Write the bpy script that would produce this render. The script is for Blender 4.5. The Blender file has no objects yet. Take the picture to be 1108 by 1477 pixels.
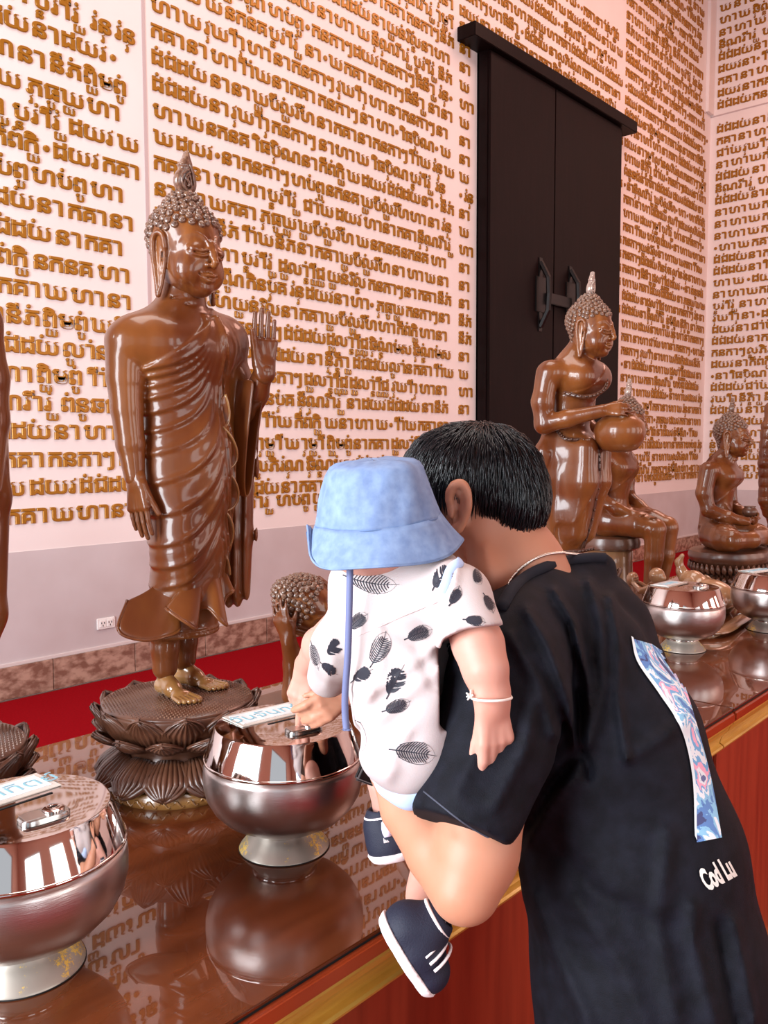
import bpy, bmesh, math, random
import numpy as np
from mathutils import Vector, Matrix
from mathutils.bvhtree import BVHTree
import openvdb as vdb

SC = bpy.context.scene
COL = SC.collection
random.seed(7); RNG = np.random.default_rng(11)
PI = math.pi

# ------------------------------------------------------------------ camera
CAM_H = 1.45
FPX, YAW, PITCH, ROLL = 1242.4, 0.843121, 0.0723287, -0.00321947
fw = Vector((math.sin(YAW)*math.cos(PITCH), math.cos(YAW)*math.cos(PITCH), -math.sin(PITCH)))
rt0 = Vector((math.cos(YAW), -math.sin(YAW), 0)); up0 = rt0.cross(fw)
rt = rt0*math.cos(ROLL) + up0*math.sin(ROLL)
up = -rt0*math.sin(ROLL) + up0*math.cos(ROLL)
cd = bpy.data.cameras.new('camera'); cam = bpy.data.objects.new('camera', cd); COL.objects.link(cam)
cd.sensor_fit = 'VERTICAL'; cd.sensor_height = 24.0; cd.lens = 24.0*FPX/1477.0; cd.clip_start = 0.05; cd.clip_end = 100
M = Matrix.Identity(4)
for i in range(3):
    M[i][0] = rt[i]; M[i][1] = up[i]; M[i][2] = -fw[i]
M.translation = Vector((0, 0, CAM_H)); cam.matrix_world = M
SC.camera = cam

# ------------------------------------------------------------------ world, lights, exposure
w = bpy.data.worlds.new('world'); SC.world = w; w.use_nodes = True
wb = w.node_tree.nodes['Background']; wb.inputs[0].default_value = (0.80, 0.90, 1.0, 1); wb.inputs[1].default_value = 1.0
def area(name, loc, rot, sx, sy, power, color):
    l = bpy.data.lights.new(name, 'AREA'); l.shape = 'RECTANGLE'; l.size = sx; l.size_y = sy; l.energy = power; l.color = color
    o = bpy.data.objects.new(name, l); o.location = loc; o.rotation_euler = rot; COL.objects.link(o); return o
# daylight coming in through the open doorways to the left of and behind the camera; the last two carry an added pink tint
area('doorway_light', (-3.35, 1.6, 2.3), (0, -PI/2, 0), 3.2, 3.0, 760, (0.88, 0.94, 1.0))
area('doorway_light', (-1.2, -6.35, 2.3), (PI/2, 0, 0), 2.2, 3.8, 110, (0.95, 0.97, 1.0))
area('doorway_light', (2.6, -6.35, 2.3), (PI/2, 0, 0), 2.2, 3.8, 130, (1.0, 0.94, 0.90))
area('doorway_light', (6.4, -6.35, 2.3), (PI/2, 0, 0), 2.2, 3.8, 130, (1.0, 0.72, 0.62))  # warm tint added to turn the right-hand walls pinker
area('doorway_light', (10.2, -6.35, 2.3), (PI/2, 0, 0), 2.2, 3.8, 150, (1.0, 0.55, 0.44))  # stronger added tint, same pinkening of the right-hand walls
# unseen fill lights added below the ceiling to brighten the hall
area('ceiling_fill', (2.5, 1.5, 8.6), (0, 0, 0), 4.0, 4.0, 330, (1.0, 0.93, 0.88))
area('ceiling_fill', (9.5, 1.0, 8.6), (0, 0, 0), 4.0, 4.0, 430, (1.0, 0.56, 0.45))  # added fill, pink to warm the far right walls
SC.view_settings.view_transform = 'Standard'; SC.view_settings.look = 'None'
SC.view_settings.gamma = 1.0; SC.view_settings.use_curve_mapping = False
SC.view_settings.exposure = -0.2

# ------------------------------------------------------------------ helpers
def at(px, py, d):
    """the world point that stands d metres in front of the lens plane along the ray of a photo pixel"""
    return Vector((0, 0, CAM_H)) + (fw + rt*((px-554)/FPX) - up*((py-738.5)/FPX))*d
def at_y(px, py, y):
    r = fw + rt*((px-554)/FPX) - up*((py-738.5)/FPX); return Vector((0, 0, CAM_H)) + r*(y/r.y)
def at_x(px, py, x):
    r = fw + rt*((px-554)/FPX) - up*((py-738.5)/FPX); return Vector((0, 0, CAM_H)) + r*(x/r.x)
def at_z(px, py, z):
    r = fw + rt*((px-554)/FPX) - up*((py-738.5)/FPX); return Vector((0, 0, CAM_H)) + r*((z-CAM_H)/r.z)

def mat(name, color=(.8, .8, .8), rough=.5, metal=0.0, coat=0.0, coat_rough=.05, spec=.5, noise=None, bump=None, sss=0, emit=None, coat_ior=1.5):
    """noise = (scale, color2, detail, stretch xyz, contrast lo, hi); bump = (scale, strength, stretch)"""
    m = bpy.data.materials.new(name); m.use_nodes = True
    nt = m.node_tree; b = nt.nodes['Principled BSDF']
    b.inputs['Base Color'].default_value = (*color, 1); b.inputs['Roughness'].default_value = rough
    b.inputs['Metallic'].default_value = metal; b.inputs['Coat Weight'].default_value = coat
    b.inputs['Coat Roughness'].default_value = coat_rough; b.inputs['Coat IOR'].default_value = coat_ior
    b.inputs['Specular IOR Level'].default_value = spec
    if sss:
        b.inputs['Subsurface Weight'].default_value = sss; b.inputs['Subsurface Radius'].default_value = (1, .35, .2); b.inputs['Subsurface Scale'].default_value = .012
    tc = nt.nodes.new('ShaderNodeTexCoord')
    def tex(scale, stretch, detail=4):
        mp = nt.nodes.new('ShaderNodeMapping'); mp.inputs['Scale'].default_value = stretch
        nt.links.new(tc.outputs['Object'], mp.inputs['Vector'])
        n = nt.nodes.new('ShaderNodeTexNoise'); n.inputs['Scale'].default_value = scale; n.inputs['Detail'].default_value = detail
        nt.links.new(mp.outputs[0], n.inputs['Vector']); return n
    if noise:
        sc_, c2, det, st, lo, hi = noise
        n = tex(sc_, st, det); r = nt.nodes.new('ShaderNodeValToRGB')
        r.color_ramp.elements[0].position = lo; r.color_ramp.elements[1].position = hi
        r.color_ramp.elements[0].color = (*color, 1); r.color_ramp.elements[1].color = (*c2, 1)
        nt.links.new(n.outputs['Fac'], r.inputs[0]); nt.links.new(r.outputs[0], b.inputs['Base Color'])
    if bump:
        n = tex(bump[0], bump[2]); bp = nt.nodes.new('ShaderNodeBump'); bp.inputs['Strength'].default_value = bump[1]; bp.inputs['Distance'].default_value = .002
        nt.links.new(n.outputs['Fac'], bp.inputs['Height']); nt.links.new(bp.outputs[0], b.inputs['Normal'])
    if emit:
        b.inputs['Emission Color'].default_value = (*emit, 1); b.inputs['Emission Strength'].default_value = 1
    return m

def tag(o, label=None, cat=None, group=None, kind=None):
    if label: o['label'] = label
    if cat: o['category'] = cat
    if group: o['group'] = group
    if kind: o['kind'] = kind
    return o
def mesh(name, V, F, m, parent=None, smooth=True, sharp=None):
    me = bpy.data.meshes.new(name)
    me.from_pydata([tuple(v) for v in V] if not isinstance(V, np.ndarray) else V.tolist(), [], F if not isinstance(F, np.ndarray) else F.tolist()); me.update()
    if m is not None: me.materials.append(m)
    if smooth: me.polygons.foreach_set('use_smooth', np.ones(len(me.polygons), bool))
    if sharp: me.set_sharp_from_angle(angle=math.radians(sharp))
    o = bpy.data.objects.new(name, me); COL.objects.link(o); o.parent = parent
    return o
def empty(name, loc=(0, 0, 0), rz=0):
    o = bpy.data.objects.new(name, None); COL.objects.link(o); o.location = loc; o.rotation_euler = (0, 0, rz); o.empty_display_size = .05; return o
class MB:
    """collects shapes as ONE mesh"""
    def __init__(s): s.V = []; s.F = []
    def add(s, V, F):
        n = len(s.V); s.V += [tuple(v) for v in V]; s.F += [tuple(i+n for i in f) for f in F]; return s
    def box(s, lo, hi, bev=0, rot=None, org=None):
        bm = bmesh.new(); bmesh.ops.create_cube(bm, size=1)
        c = [(a+b)/2 for a, b in zip(lo, hi)]; d = [b-a for a, b in zip(lo, hi)]
        for v in bm.verts: v.co = Vector([v.co[i]*d[i]+c[i] for i in range(3)])
        if bev: bmesh.ops.bevel(bm, geom=bm.edges[:], offset=bev, segments=2, affect='EDGES', clamp_overlap=True)
        if rot is not None:
            o = Vector(org) if org is not None else Vector(c)
            for v in bm.verts: v.co = rot @ (v.co-o) + o
        bm.verts.index_update(); s.add([v.co for v in bm.verts], [[v.index for v in f.verts] for f in bm.faces]); bm.free(); return s
    def lathe(s, prof, n=48, c=(0, 0, 0), sx=1, sy=1, closed=True):
        V = []; F = []
        for r, z in prof:
            for k in range(n):
                a = 2*PI*k/n; V.append((c[0]+r*sx*math.cos(a), c[1]+r*sy*math.sin(a), c[2]+z))
        for j in range(len(prof)-1):
            for k in range(n):
                F.append((j*n+k, j*n+(k+1) % n, (j+1)*n+(k+1) % n, (j+1)*n+k))
        if closed: F.append(tuple(range(n-1, -1, -1))); F.append(tuple(range((len(prof)-1)*n, len(prof)*n)))
        return s.add(V, F)
    def tube(s, pts, rad, n=8, flat=None, cap=True):
        pts = [Vector(p) for p in pts]; L = len(pts)
        if not hasattr(rad, '__len__'): rad = [rad]*L
        V = []; F = []; prev = None
        for i, p in enumerate(pts):
            t = (pts[min(i+1, L-1)]-pts[max(i-1, 0)]).normalized()
            if prev is None: a = t.orthogonal().normalized()
            else: a = (prev - t*prev.dot(t)).normalized()
            if flat is not None: a = (Vector(flat)-t*Vector(flat).dot(t)).normalized()
            prev = a; b = t.cross(a)
            fl = 1 if flat is None else .3
            for k in range(n):
                an = 2*PI*k/n; V.append(p + (a*math.cos(an)*fl + b*math.sin(an))*rad[i])
        for i in range(L-1):
            for k in range(n): F.append((i*n+k, i*n+(k+1) % n, (i+1)*n+(k+1) % n, (i+1)*n+k))
        if cap: F.append(tuple(range(n-1, -1, -1))); F.append(tuple(range((L-1)*n, L*n)))
        return s.add(V, F)
    def grid(s, P, closed_u=False):
        P = np.asarray(P); nu, nv = P.shape[:2]; F = []
        for i in range(nu if closed_u else nu-1):
            for j in range(nv-1):
                i2 = (i+1) % nu; F.append((i*nv+j, i2*nv+j, i2*nv+j+1, i*nv+j+1))
        return s.add(P.reshape(-1, 3), F)
    def build(s, name, m, parent=None, smooth=True, sharp=None): return mesh(name, s.V, s.F, m, parent, smooth, sharp)
def solid(o, t, off=0):
    md = o.modifiers.new('thick', 'SOLIDIFY'); md.thickness = t; md.offset = off; return o
def spline(pts, n=8):
    """Catmull-Rom through pts"""
    P = np.array([tuple(p) for p in pts], float); P = np.vstack([2*P[0]-P[1], P, 2*P[-1]-P[-2]]); out = []
    for i in range(1, len(P)-2):
        for t in np.linspace(0, 1, n, endpoint=False):
            a, b, c, d = P[i-1:i+3]; out.append(.5*((2*b)+(c-a)*t+(2*a-5*b+4*c-d)*t*t+(3*b-a-3*c+d)*t**3))
    out.append(P[-2]); return np.array(out)

class SDF:
    """a signed-distance sculpt on a grid; parts melt into each other"""
    def __init__(s, lo, hi, h):
        s.lo = np.array(lo, float); s.h = h; s.n = np.ceil((np.array(hi)-s.lo)/h).astype(int)+1
        s.D = np.full(s.n, 1.0, np.float32)
    def box_of(s, lo, hi):
        a = np.clip(np.floor((np.array(lo)-s.lo)/s.h).astype(int), 0, s.n); b = np.clip(np.ceil((np.array(hi)-s.lo)/s.h).astype(int)+1, 0, s.n)
        sl = tuple(slice(i, j) for i, j in zip(a, b))
        g = [(np.arange(i, j)*s.h+o).astype(np.float32) for i, j, o in zip(a, b, s.lo)]
        return sl, g[0][:, None, None], g[1][None, :, None], g[2][None, None, :]
    def mix(s, sl, d, k, op):
        E = s.D[sl]
        if op == 'add':
            if k > 0: hh = np.clip(.5+.5*(E-d)/k, 0, 1); s.D[sl] = E*(1-hh)+d*hh-k*hh*(1-hh)
            else: s.D[sl] = np.minimum(E, d)
        elif op == 'cut':
            if k > 0: hh = np.clip(.5-.5*(E+d)/k, 0, 1); s.D[sl] = E*(1-hh)-d*hh+k*hh*(1-hh)
            else: s.D[sl] = np.maximum(E, -d)
    def cap(s, a, b, ra, rb=None, k=.01, flat=None, op='add'):
        """tapered capsule; flat=(dir, factor) squashes the section along dir"""
        a = np.array(a, float); b = np.array(b, float); rb = ra if rb is None else rb
        m = max(ra, rb)*(flat[1] if flat and flat[1] > 1 else 1)+k+3*s.h
        sl, X, Y, Z = s.box_of(np.minimum(a, b)-m, np.maximum(a, b)+m)
        if 0 in s.D[sl].shape: return s
        ab = b-a; L = float(ab@ab)+1e-12
        px, py, pz = X-a[0], Y-a[1], Z-a[2]
        t = np.clip((px*ab[0]+py*ab[1]+pz*ab[2])/L, 0, 1)
        qx, qy, qz = px-t*ab[0], py-t*ab[1], pz-t*ab[2]
        if flat:
            n = np.array(flat[0], float); n /= np.linalg.norm(n); dn = qx*n[0]+qy*n[1]+qz*n[2]; f = 1/flat[1]-1
            qx, qy, qz = qx+dn*n[0]*f, qy+dn*n[1]*f, qz+dn*n[2]*f
        d = np.sqrt(qx*qx+qy*qy+qz*qz)-(ra+(rb-ra)*t)
        if flat and flat[1] < 1: d = d*(flat[1]*.5+.5)
        s.mix(sl, d.astype(np.float32), k, op); return s
    def chain(s, pts, rs, k=.01, flat=None, op='add'):
        if not hasattr(rs, '__len__'): rs = [rs]*len(pts)
        for i in range(len(pts)-1): s.cap(pts[i], pts[i+1], rs[i], rs[i+1], k, flat, op)
        return s
    def ell(s, c, r, k=.01, rot=None, op='add'):
        c = np.array(c, float); r = np.array(r, float) if hasattr(r, '__len__') else np.array([r]*3, float); m = r.max()+k+3*s.h
        sl, X, Y, Z = s.box_of(c-m, c+m)
        if 0 in s.D[sl].shape: return s
        x, y, z = X-c[0], Y-c[1], Z-c[2]
        if rot is not None:
            R = np.array(rot); x, y, z = [R[0, i]*x+R[1, i]*y+R[2, i]*z for i in range(3)]
        k0 = np.sqrt((x/r[0])**2+(y/r[1])**2+(z/r[2])**2); k1 = np.sqrt((x/r[0]**2)**2+(y/r[1]**2)**2+(z/r[2]**2)**2)+1e-9
        s.mix(sl, (k0*(k0-1)/k1).astype(np.float32), k, op); return s
    def plane_cut(s, p, n, k=0.0):
        """keep the side the normal points away from"""
        sl, X, Y, Z = s.box_of(s.lo, s.lo+s.n*s.h); n = np.array(n, float); n /= np.linalg.norm(n)
        d = (X-p[0])*n[0]+(Y-p[1])*n[1]+(Z-p[2])*n[2]; s.D = np.maximum(s.D, d.astype(np.float32)); return s
    def disp(s, f, band=.03):
        """move the surface out by f(x,y,z) near it"""
        sl, X, Y, Z = s.box_of(s.lo, s.lo+s.n*s.h); X, Y, Z = np.broadcast_arrays(X, Y, Z)
        m = np.abs(s.D) < band; s.D[m] -= f(X[m], Y[m], Z[m]).astype(np.float32); return s
    def build(s, name, m, parent=None, smooth=1):
        g = vdb.FloatGrid(2.0); D = s.D.copy()
        D[0], D[-1], D[:, 0], D[:, -1], D[:, :, 0], D[:, :, -1] = [np.maximum(q, s.h*.5) for q in (D[0], D[-1], D[:, 0], D[:, -1], D[:, :, 0], D[:, :, -1])]
        g.copyFromArray(D); P, T, Q = g.convertToPolygons(0.0, 0.0)
        P = P*s.h+s.lo
        e = np.vstack([Q[:, [0, 1]], Q[:, [1, 2]], Q[:, [2, 3]], Q[:, [3, 0]]])
        for _ in range(smooth):
            A = np.zeros_like(P); c = np.zeros(len(P))
            for d in range(3): A[:, d] = np.bincount(e[:, 0], P[e[:, 1], d], len(P))+np.bincount(e[:, 1], P[e[:, 0], d], len(P))
            c = np.bincount(e[:, 0], minlength=len(P))+np.bincount(e[:, 1], minlength=len(P))
            P = P*.5+.5*A/np.maximum(c, 1)[:, None]
        me = bpy.data.meshes.new(name); me.vertices.add(len(P)); me.vertices.foreach_set('co', P.astype(np.float32).ravel())
        F = list(map(tuple, Q.tolist()))+list(map(tuple, T.tolist()))
        tot = len(Q)*4+len(T)*3; me.loops.add(tot); me.loops.foreach_set('vertex_index', np.concatenate([Q.ravel(), T.ravel()]).astype(np.int32))
        me.polygons.add(len(F)); ls = np.concatenate([np.arange(len(Q))*4, len(Q)*4+np.arange(len(T))*3]).astype(np.int32); me.polygons.foreach_set('loop_start', ls)
        me.update(calc_edges=True); me.polygons.foreach_set('use_smooth', np.ones(len(F), bool))
        if m is not None: me.materials.append(m)
        o = bpy.data.objects.new(name, me); COL.objects.link(o); o.parent = parent; return o

def text_mesh(body, size=1.0, extrude=.02, bevel=.01, off=0.0, res=1, bres=0):
    c = bpy.data.curves.new('t', 'FONT'); c.body = body; c.size = size; c.extrude = extrude; c.bevel_depth = bevel; c.bevel_resolution = bres; c.resolution_u = res; c.offset = off
    o = bpy.data.objects.new('t', c); COL.objects.link(o)
    me = bpy.data.meshes.new_from_object(o.evaluated_get(bpy.context.evaluated_depsgraph_get()))
    V = np.zeros(len(me.vertices)*3); me.vertices.foreach_get('co', V); F = [tuple(p.vertices) for p in me.polygons]
    bpy.data.objects.remove(o); bpy.data.curves.remove(c); bpy.data.meshes.remove(me)
    return V.reshape(-1, 3), F

# ------------------------------------------------------------------ materials
M_wall = mat('white_wall_paint', (.80, .75, .735), .55, noise=(1.3, (.75, .68, .66), 5, (1, 1, 1), .3, .75))
M_grey = mat('grey_wall_paint', (.56, .52, .53), .5, noise=(2, (.48, .42, .42), 4, (1, 1, 1), .35, .75))
M_plain = mat('salmon_wall_paint', (.52, .26, .19), .7)
M_gold = mat('gold_letter', (.34, .145, .006), .36, metal=.3, spec=.5)
M_carpet = mat('red_carpet', (.26, .001, .006), .95, spec=.05, noise=(90, (.20, .001, .004), 3, (1, 1, 1), .3, .7), bump=(400, .6, (1, 1, 1)))
M_marble = mat('brown_marble', (.20, .105, .075), .18, noise=(14, (.44, .29, .22), 8, (1, 1, 1.6), .38, .62), coat=.4)
M_door = mat('dark_brown_wood', (.0045, .0018, .0018), .42, noise=(6, (.008, .0030, .0032), 6, (6, 6, .4), .35, .7), spec=.10)
M_iron = mat('black_iron', (.006, .005, .005), .35, metal=.3)
M_gap = mat('black_gap', (.002, .002, .002), .9)
M_top = mat('table_gloss_wood', (.085, .020, .006), .25, noise=(3.2, (.14, .036, .011), 7, (1.2, 9, 1), .32, .7), coat=1.0, coat_rough=.012, coat_ior=1.66, spec=.15)
M_edge = mat('red_lacquered_edge', (.30, .040, .012), .22, noise=(3, (.38, .065, .018), 4, (1, 5, 5), .3, .7), coat=.6)
M_panel = mat('red_wood_panel', (.36, .060, .026), .30, noise=(5, (.22, .035, .016), 7, (7, 7, .5), .35, .72), coat=.5, coat_rough=.1)
M_goldpaint = mat('gold_paint', (.80, .53, .10), .28, metal=.35, noise=(8, (.58, .33, .05), 4, (1, 6, 6), .3, .75), coat=.3)
M_steel = mat('polished_steel', (.66, .60, .57), .055, metal=1.0, noise=(5, (.60, .55, .53), 3, (1, 1, 1), .3, .7))
M_satin = mat('satin_steel', (.56, .50, .48), .31, metal=1.0, noise=(3, (.50, .45, .43), 6, (1, 1, 22), .3, .7), bump=(60, .12, (1, 1, 20)))
M_foot = mat('worn_steel_foot', (.40, .36, .31), .42, metal=.6)
M_white = mat('white_plastic', (.80, .79, .77), .35)
M_paper = mat('white_card', (.82, .88, .90), .25, coat=.6)
M_ink = mat('pale_blue_ink', (.22, .46, .56), .5)
M_acryl = mat('clear_grey_acrylic', (.62, .60, .55), .12, coat=.5)
def flecks(m, c2, scale, lo, hi, zlo=None):
    nt = m.node_tree; b = nt.nodes['Principled BSDF']; tc = nt.nodes.new('ShaderNodeTexCoord')
    n = nt.nodes.new('ShaderNodeTexNoise'); n.inputs['Scale'].default_value = scale; n.inputs['Detail'].default_value = 6; n.inputs['Roughness'].default_value = .8
    n2 = nt.nodes.new('ShaderNodeTexNoise'); n2.inputs['Scale'].default_value = 14
    for q in (n, n2): nt.links.new(tc.outputs['Object'], q.inputs[0])
    a = nt.nodes.new('ShaderNodeMath'); a.operation = 'MULTIPLY'; nt.links.new(n.outputs[0], a.inputs[0]); nt.links.new(n2.outputs[0], a.inputs[1])
    r = nt.nodes.new('ShaderNodeValToRGB'); r.color_ramp.elements[0].position = lo; r.color_ramp.elements[1].position = hi
    r.color_ramp.elements[0].color = b.inputs['Base Color'].default_value; r.color_ramp.elements[1].color = (*c2, 1)
    nt.links.new(a.outputs[0], r.inputs[0]); nt.links.new(r.outputs[0], b.inputs['Base Color'])
flecks(M_foot, (.85, .62, .12), 160, .30, .33)
# ================================================================== THE ROOM
ZF = -0.10; YW = 5.29; XR = 13.5; XL = -3.5; YB = -6.5; ZC = 9.0
def structure(o): o['kind'] = 'structure'; return o
fl = structure(MB().box((XL-.2, YB-.2, ZF-.2), (XR+.2, YW+.2, ZF-.012)).build('floor', M_plain, smooth=False))
structure(MB().box((XL-.2, YB-.2, ZC), (XR+.2, YW+.2, ZC+.2)).build('ceiling', M_plain, smooth=False))
car = MB().box((XL+.02, YB+.02, ZF-.012), (XR-.02, YW-.05, ZF), .003).build('carpet', M_carpet, smooth=False)
tag(car, 'red carpet covering the whole hall floor behind and below the long table', 'carpet', kind='thing')
Zg = at_y(400, 761.5, YW).z
wl = structure(MB().box((XL-.2, YW, ZF-.2), (XR+.2, YW+.2, ZC)).build('wall_left', M_wall, smooth=False))
wr = structure(MB().box((XR, YB-.2, ZF-.2), (XR+.2, YW+.2, ZC)).build('wall_right', M_wall, smooth=False))
MB().box((XL, YW-.004, ZF), (XR-.004, YW, Zg)).build('grey_painted_band', M_grey, wl, smooth=False)
MB().box((XR-.004, YB, ZF), (XR, YW, Zg)).build('grey_painted_band', M_grey, wr, smooth=False)
# the wall behind the camera and the one to its left, both with open doorways
def wall_with_openings(name, axis, c0, c1, a0, a1, ops, ztop):
    b = MB(); cur = a0
    def bx(u0, u1, z0, z1):
        if axis == 'x': b.box((u0, c0, z0), (u1, c1, z1))
        else: b.box((c0, u0, z0), (c1, u1, z1))
    for u0, u1 in ops: bx(cur, u0, ZF-.2, ZC); bx(u0, u1, ztop, ZC); cur = u1
    bx(cur, a1, ZF-.2, ZC); return structure(b.build(name, M_plain, smooth=False))
wall_with_openings('wall_back', 'x', YB-.2, YB, XL-.2, XR+.2, [(x-1.15, x+1.15) for x in (-1.2, 2.6, 6.4, 10.2)], 4.4)
wall_with_openings('wall_entrance', 'y', XL-.2, XL, YB-.2, YW+.2, [(-4.9, -1.5), (-.1, 3.3)], 4.3)
# wall joints and the corner pilaster
xs_ = at_y(210, 200, YW).x
J = MB().box((xs_-.012, YW-.006, Zg), (xs_+.012, YW+.001, ZC)); J.build('trim_1', mat('joint_grey', (.50, .40, .40), .6), wl, smooth=False)
zj = at_y(1033, 173, YW).z
MB().box((XR-.22, YW-.05, zj), (XR, YW+.001, ZC), .004).build('corner_pilaster', M_wall, wl, smooth=False)
MB().box((XR-2.2, YW-.006, zj-.03), (XR-.22, YW+.001, zj-.015)).build('wall_joint', bpy.data.materials['joint_grey'], wl, smooth=False)
MB().box((XR-.006, YB, zj-.03), (XR+.001, YW-.006, zj-.012)).build('wall_joint', bpy.data.materials['joint_grey'], wr, smooth=False)
# marble baseboards laid slab by slab
Zb = at_y(100, 944.5, YW).z
def baseboard(name, axis, u0, u1):
    if axis == 'x': root = structure(MB().box((u0, YW-.012, ZF), (u1, YW+.001, Zb-.004)).build(name, M_gap, smooth=False))
    else: root = structure(MB().box((XR-.012, u0, ZF), (XR+.001, u1, Zb-.004)).build(name, M_gap, smooth=False))
    u = u0+.02
    k = 0
    while u < u1-.05:
        v = min(u+.598, u1-.02)
        b = MB()
        if axis == 'x': b.box((u, YW-.03, ZF), (v, YW-.010, Zb), .003)
        else: b.box((XR-.03, u, ZF), (XR-.010, v, Zb), .003)
        b.build('marble_slab', M_marble, root, smooth=False); u = v+.004; k += 1
    MB().box(*(((u0, YW-.018, Zb), (u1, YW+.001, Zb+.022)) if axis == 'x' else ((XR-.018, u0, Zb), (XR+.001, u1, Zb+.022))), .003).build('trim', mat('pale_capping', (.62, .56, .55), .4), root, smooth=False)
xj = at_y(192, 945, YW).x
baseboard('baseboard_left', 'x', xj-.602*6-.02, XR-.03)
baseboard('baseboard_right', 'y', -1.5, YW-.04)

# ------------------------------------------------------------------ the tall shutter (a window closed by two leaves under a lintel)
x0 = at_y(687.5, 300, YW).x; x1 = at_y(878, 400, YW).x; zb = at_y(868, 721, YW).z; zt = at_y(800, 130, YW).z
lx0 = at_y(659.8, 50, YW).x; lz0 = at_y(659.8, 59.7, YW).z; lx1 = at_y(896.8, 199.3, YW).x; lz1 = at_y(659.8, 39, YW).z
win = structure(MB().box((x0, YW-.02, zb), (x1, YW+.01, lz0+.02)).build('window_1', M_gap, smooth=False))
dpt = .16
fr = MB()
fr.box((x0, YW-dpt+.03, zb), (x0+.05, YW, lz0), .004); fr.box((x1-.05, YW-dpt+.03, zb), (x1, YW, lz0), .004); fr.box((x0, YW-dpt+.03, zb), (x1, YW, zb+.06), .004)
fr.build('window_frame', M_door, win, smooth=False)
xm = at_y(799, 400, YW-dpt).x
xa0, xa1 = x0+.012, x1-.012
for a, b_ in ((xa0, xm-.008), (xm+.008, xa1)):
    leaf = MB().box((a, YW-dpt, zb+.01), (b_, YW-dpt+.045, lz0-.01), .004).build('shutter_leaf', M_door, win, smooth=False)
# wall handles: long plates with a bowed grip, and the sliding bolt
def handle(cx, cz, h):
    b = MB(); y = YW-dpt
    b.box((cx-.035, y-.012, cz-h*.5), (cx+.035, y, cz+h*.5), .003)
    b.box((cx-.10, y-.016, cz-h*.24), (cx+.10, y, cz+h*.24), .004)
    pts = [(cx, y-.01, cz+h*.44), (cx+.01, y-.10, cz+h*.22), (cx+.01, y-.11, cz), (cx+.01, y-.10, cz-h*.22), (cx, y-.01, cz-h*.44)]
    b.tube(pts, .03, 6); return b.build('handle', M_iron, win, smooth=False)
hl = at_y(779, 425, YW-dpt); hr = at_y(822, 430, YW-dpt)
handle(hl.x, hl.z, .80); handle(hr.x, hr.z, .72)
bz = at_y(805, 434, YW-dpt)
MB().box((hl.x+.1, YW-dpt-.06, bz.z-.07), (hr.x-.05, YW-dpt, bz.z+.05), .006).build('bolt', M_iron, win, smooth=False)
lin = MB().box((lx0, YW-.215, lz0), (lx1, YW+.01, lz1), .006).build('lintel', M_door, win, smooth=False)

# ------------------------------------------------------------------ raised gold script, row by row
KH = "កគឃងចឆជឈញដឋឌឍណតថទធនបផពភមយរលវសហឡអ"
BASE = "នហកដជភយរបពមនសឃឆធណគលវ"
def pack(parts):
    V = []; F = []; n = 0
    for v, f in parts: V.append(v); F += [tuple(i+n for i in q) for q in f]; n += len(v)
    return np.vstack(V), F
def make_word(kind, res, detail):
    """one word of round letters with marks above, small letters below"""
    x = 0; parts = []
    def glyph(ch, sx=1.0, dx=0, dy=0, adv=True):
        nonlocal x
        V, F = text_mesh(ch, 1.0, 0.03, .022, .011, res)
        if len(V) == 0: return
        V = V.copy(); w0, w1 = V[:, 0].min(), V[:, 0].max(); V[:, 0] -= w0; V *= [sx*1.22, sx, 1]; w1 = w0+(w1-w0)*1.22
        V[:, 0] += x+dx; V[:, 1] += dy
        parts.append((V, F))
        if adv: x += (w1-w0)*sx+.07
    for item in kind:
        ch, above, below = item
        x_s = x; glyph(ch)
        wd = x-x_s
        if above: 
            if above == 'o': parts.append((DOTM[0]*[.62, .62, 1]+np.array([x-wd+.16, .66, 0]), DOTM[1]))
            else: glyph(above, .9, -wd*1.0, 0.0, False)
        if below: glyph(below, .55, -wd+.10, -.42, False)
    V, F = pack(parts); V[:, 0] -= V[:, 0].min(); return V, F, V[:, 0].max()
WORDS = []
_m = MB().lathe([(.15, .0), (.15, .04), (.09, .07)], 10, (.15, .15, 0)); DOTM = (np.array(_m.V), _m.F)
phr = [[("ន", 0, 0), ("ា", 0, 0)], [("ហ", 0, 0), ("ា", 0, 0)], [("ឃ", 0, 0)], [("ក", 0, 0), ("គ", 0, 0), ("ា", 0, 0)], [("ក", 0, 0), ("ន", 0, 0), ("ក", 0, 0), ("ា", 0, 0), ("ៗ", 0, 0)],
       [("ដ", 'o', 0), ("ជ", 'o', 0), ("ដ", 0, 0), ("យ", 'o', 0)], [("ដ", 0, 0), ("យ", 0, 0), ("វ", 0, 0)]]
for p in phr: WORDS.append(p)
R_ = random.Random(5)
for k in range(26):
    L = R_.choice([2, 3, 3, 4, 5])
    WORDS.append([(R_.choice(BASE) if R_.random() < .8 else 'ា', R_.choice([0, 0, 0, 'o', 'ិ', 'ី']), R_.choice([0, 0, 0, 'ន', 'យ', 'ប', 'វ'])) for _ in range(L)])
DOT = (lambda mb: (np.array(mb.V), mb.F, .3))(MB().lathe([(.15, .0), (.15, .04), (.09, .07)], 12, (.15, .28, 0)))
LIB = {}
for dname, res, det in (('near', 3, True), ('mid', 2, True), ('far', 1, True)):
    LIB[dname] = [make_word(wd, res, det) for wd in WORDS]
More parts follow.
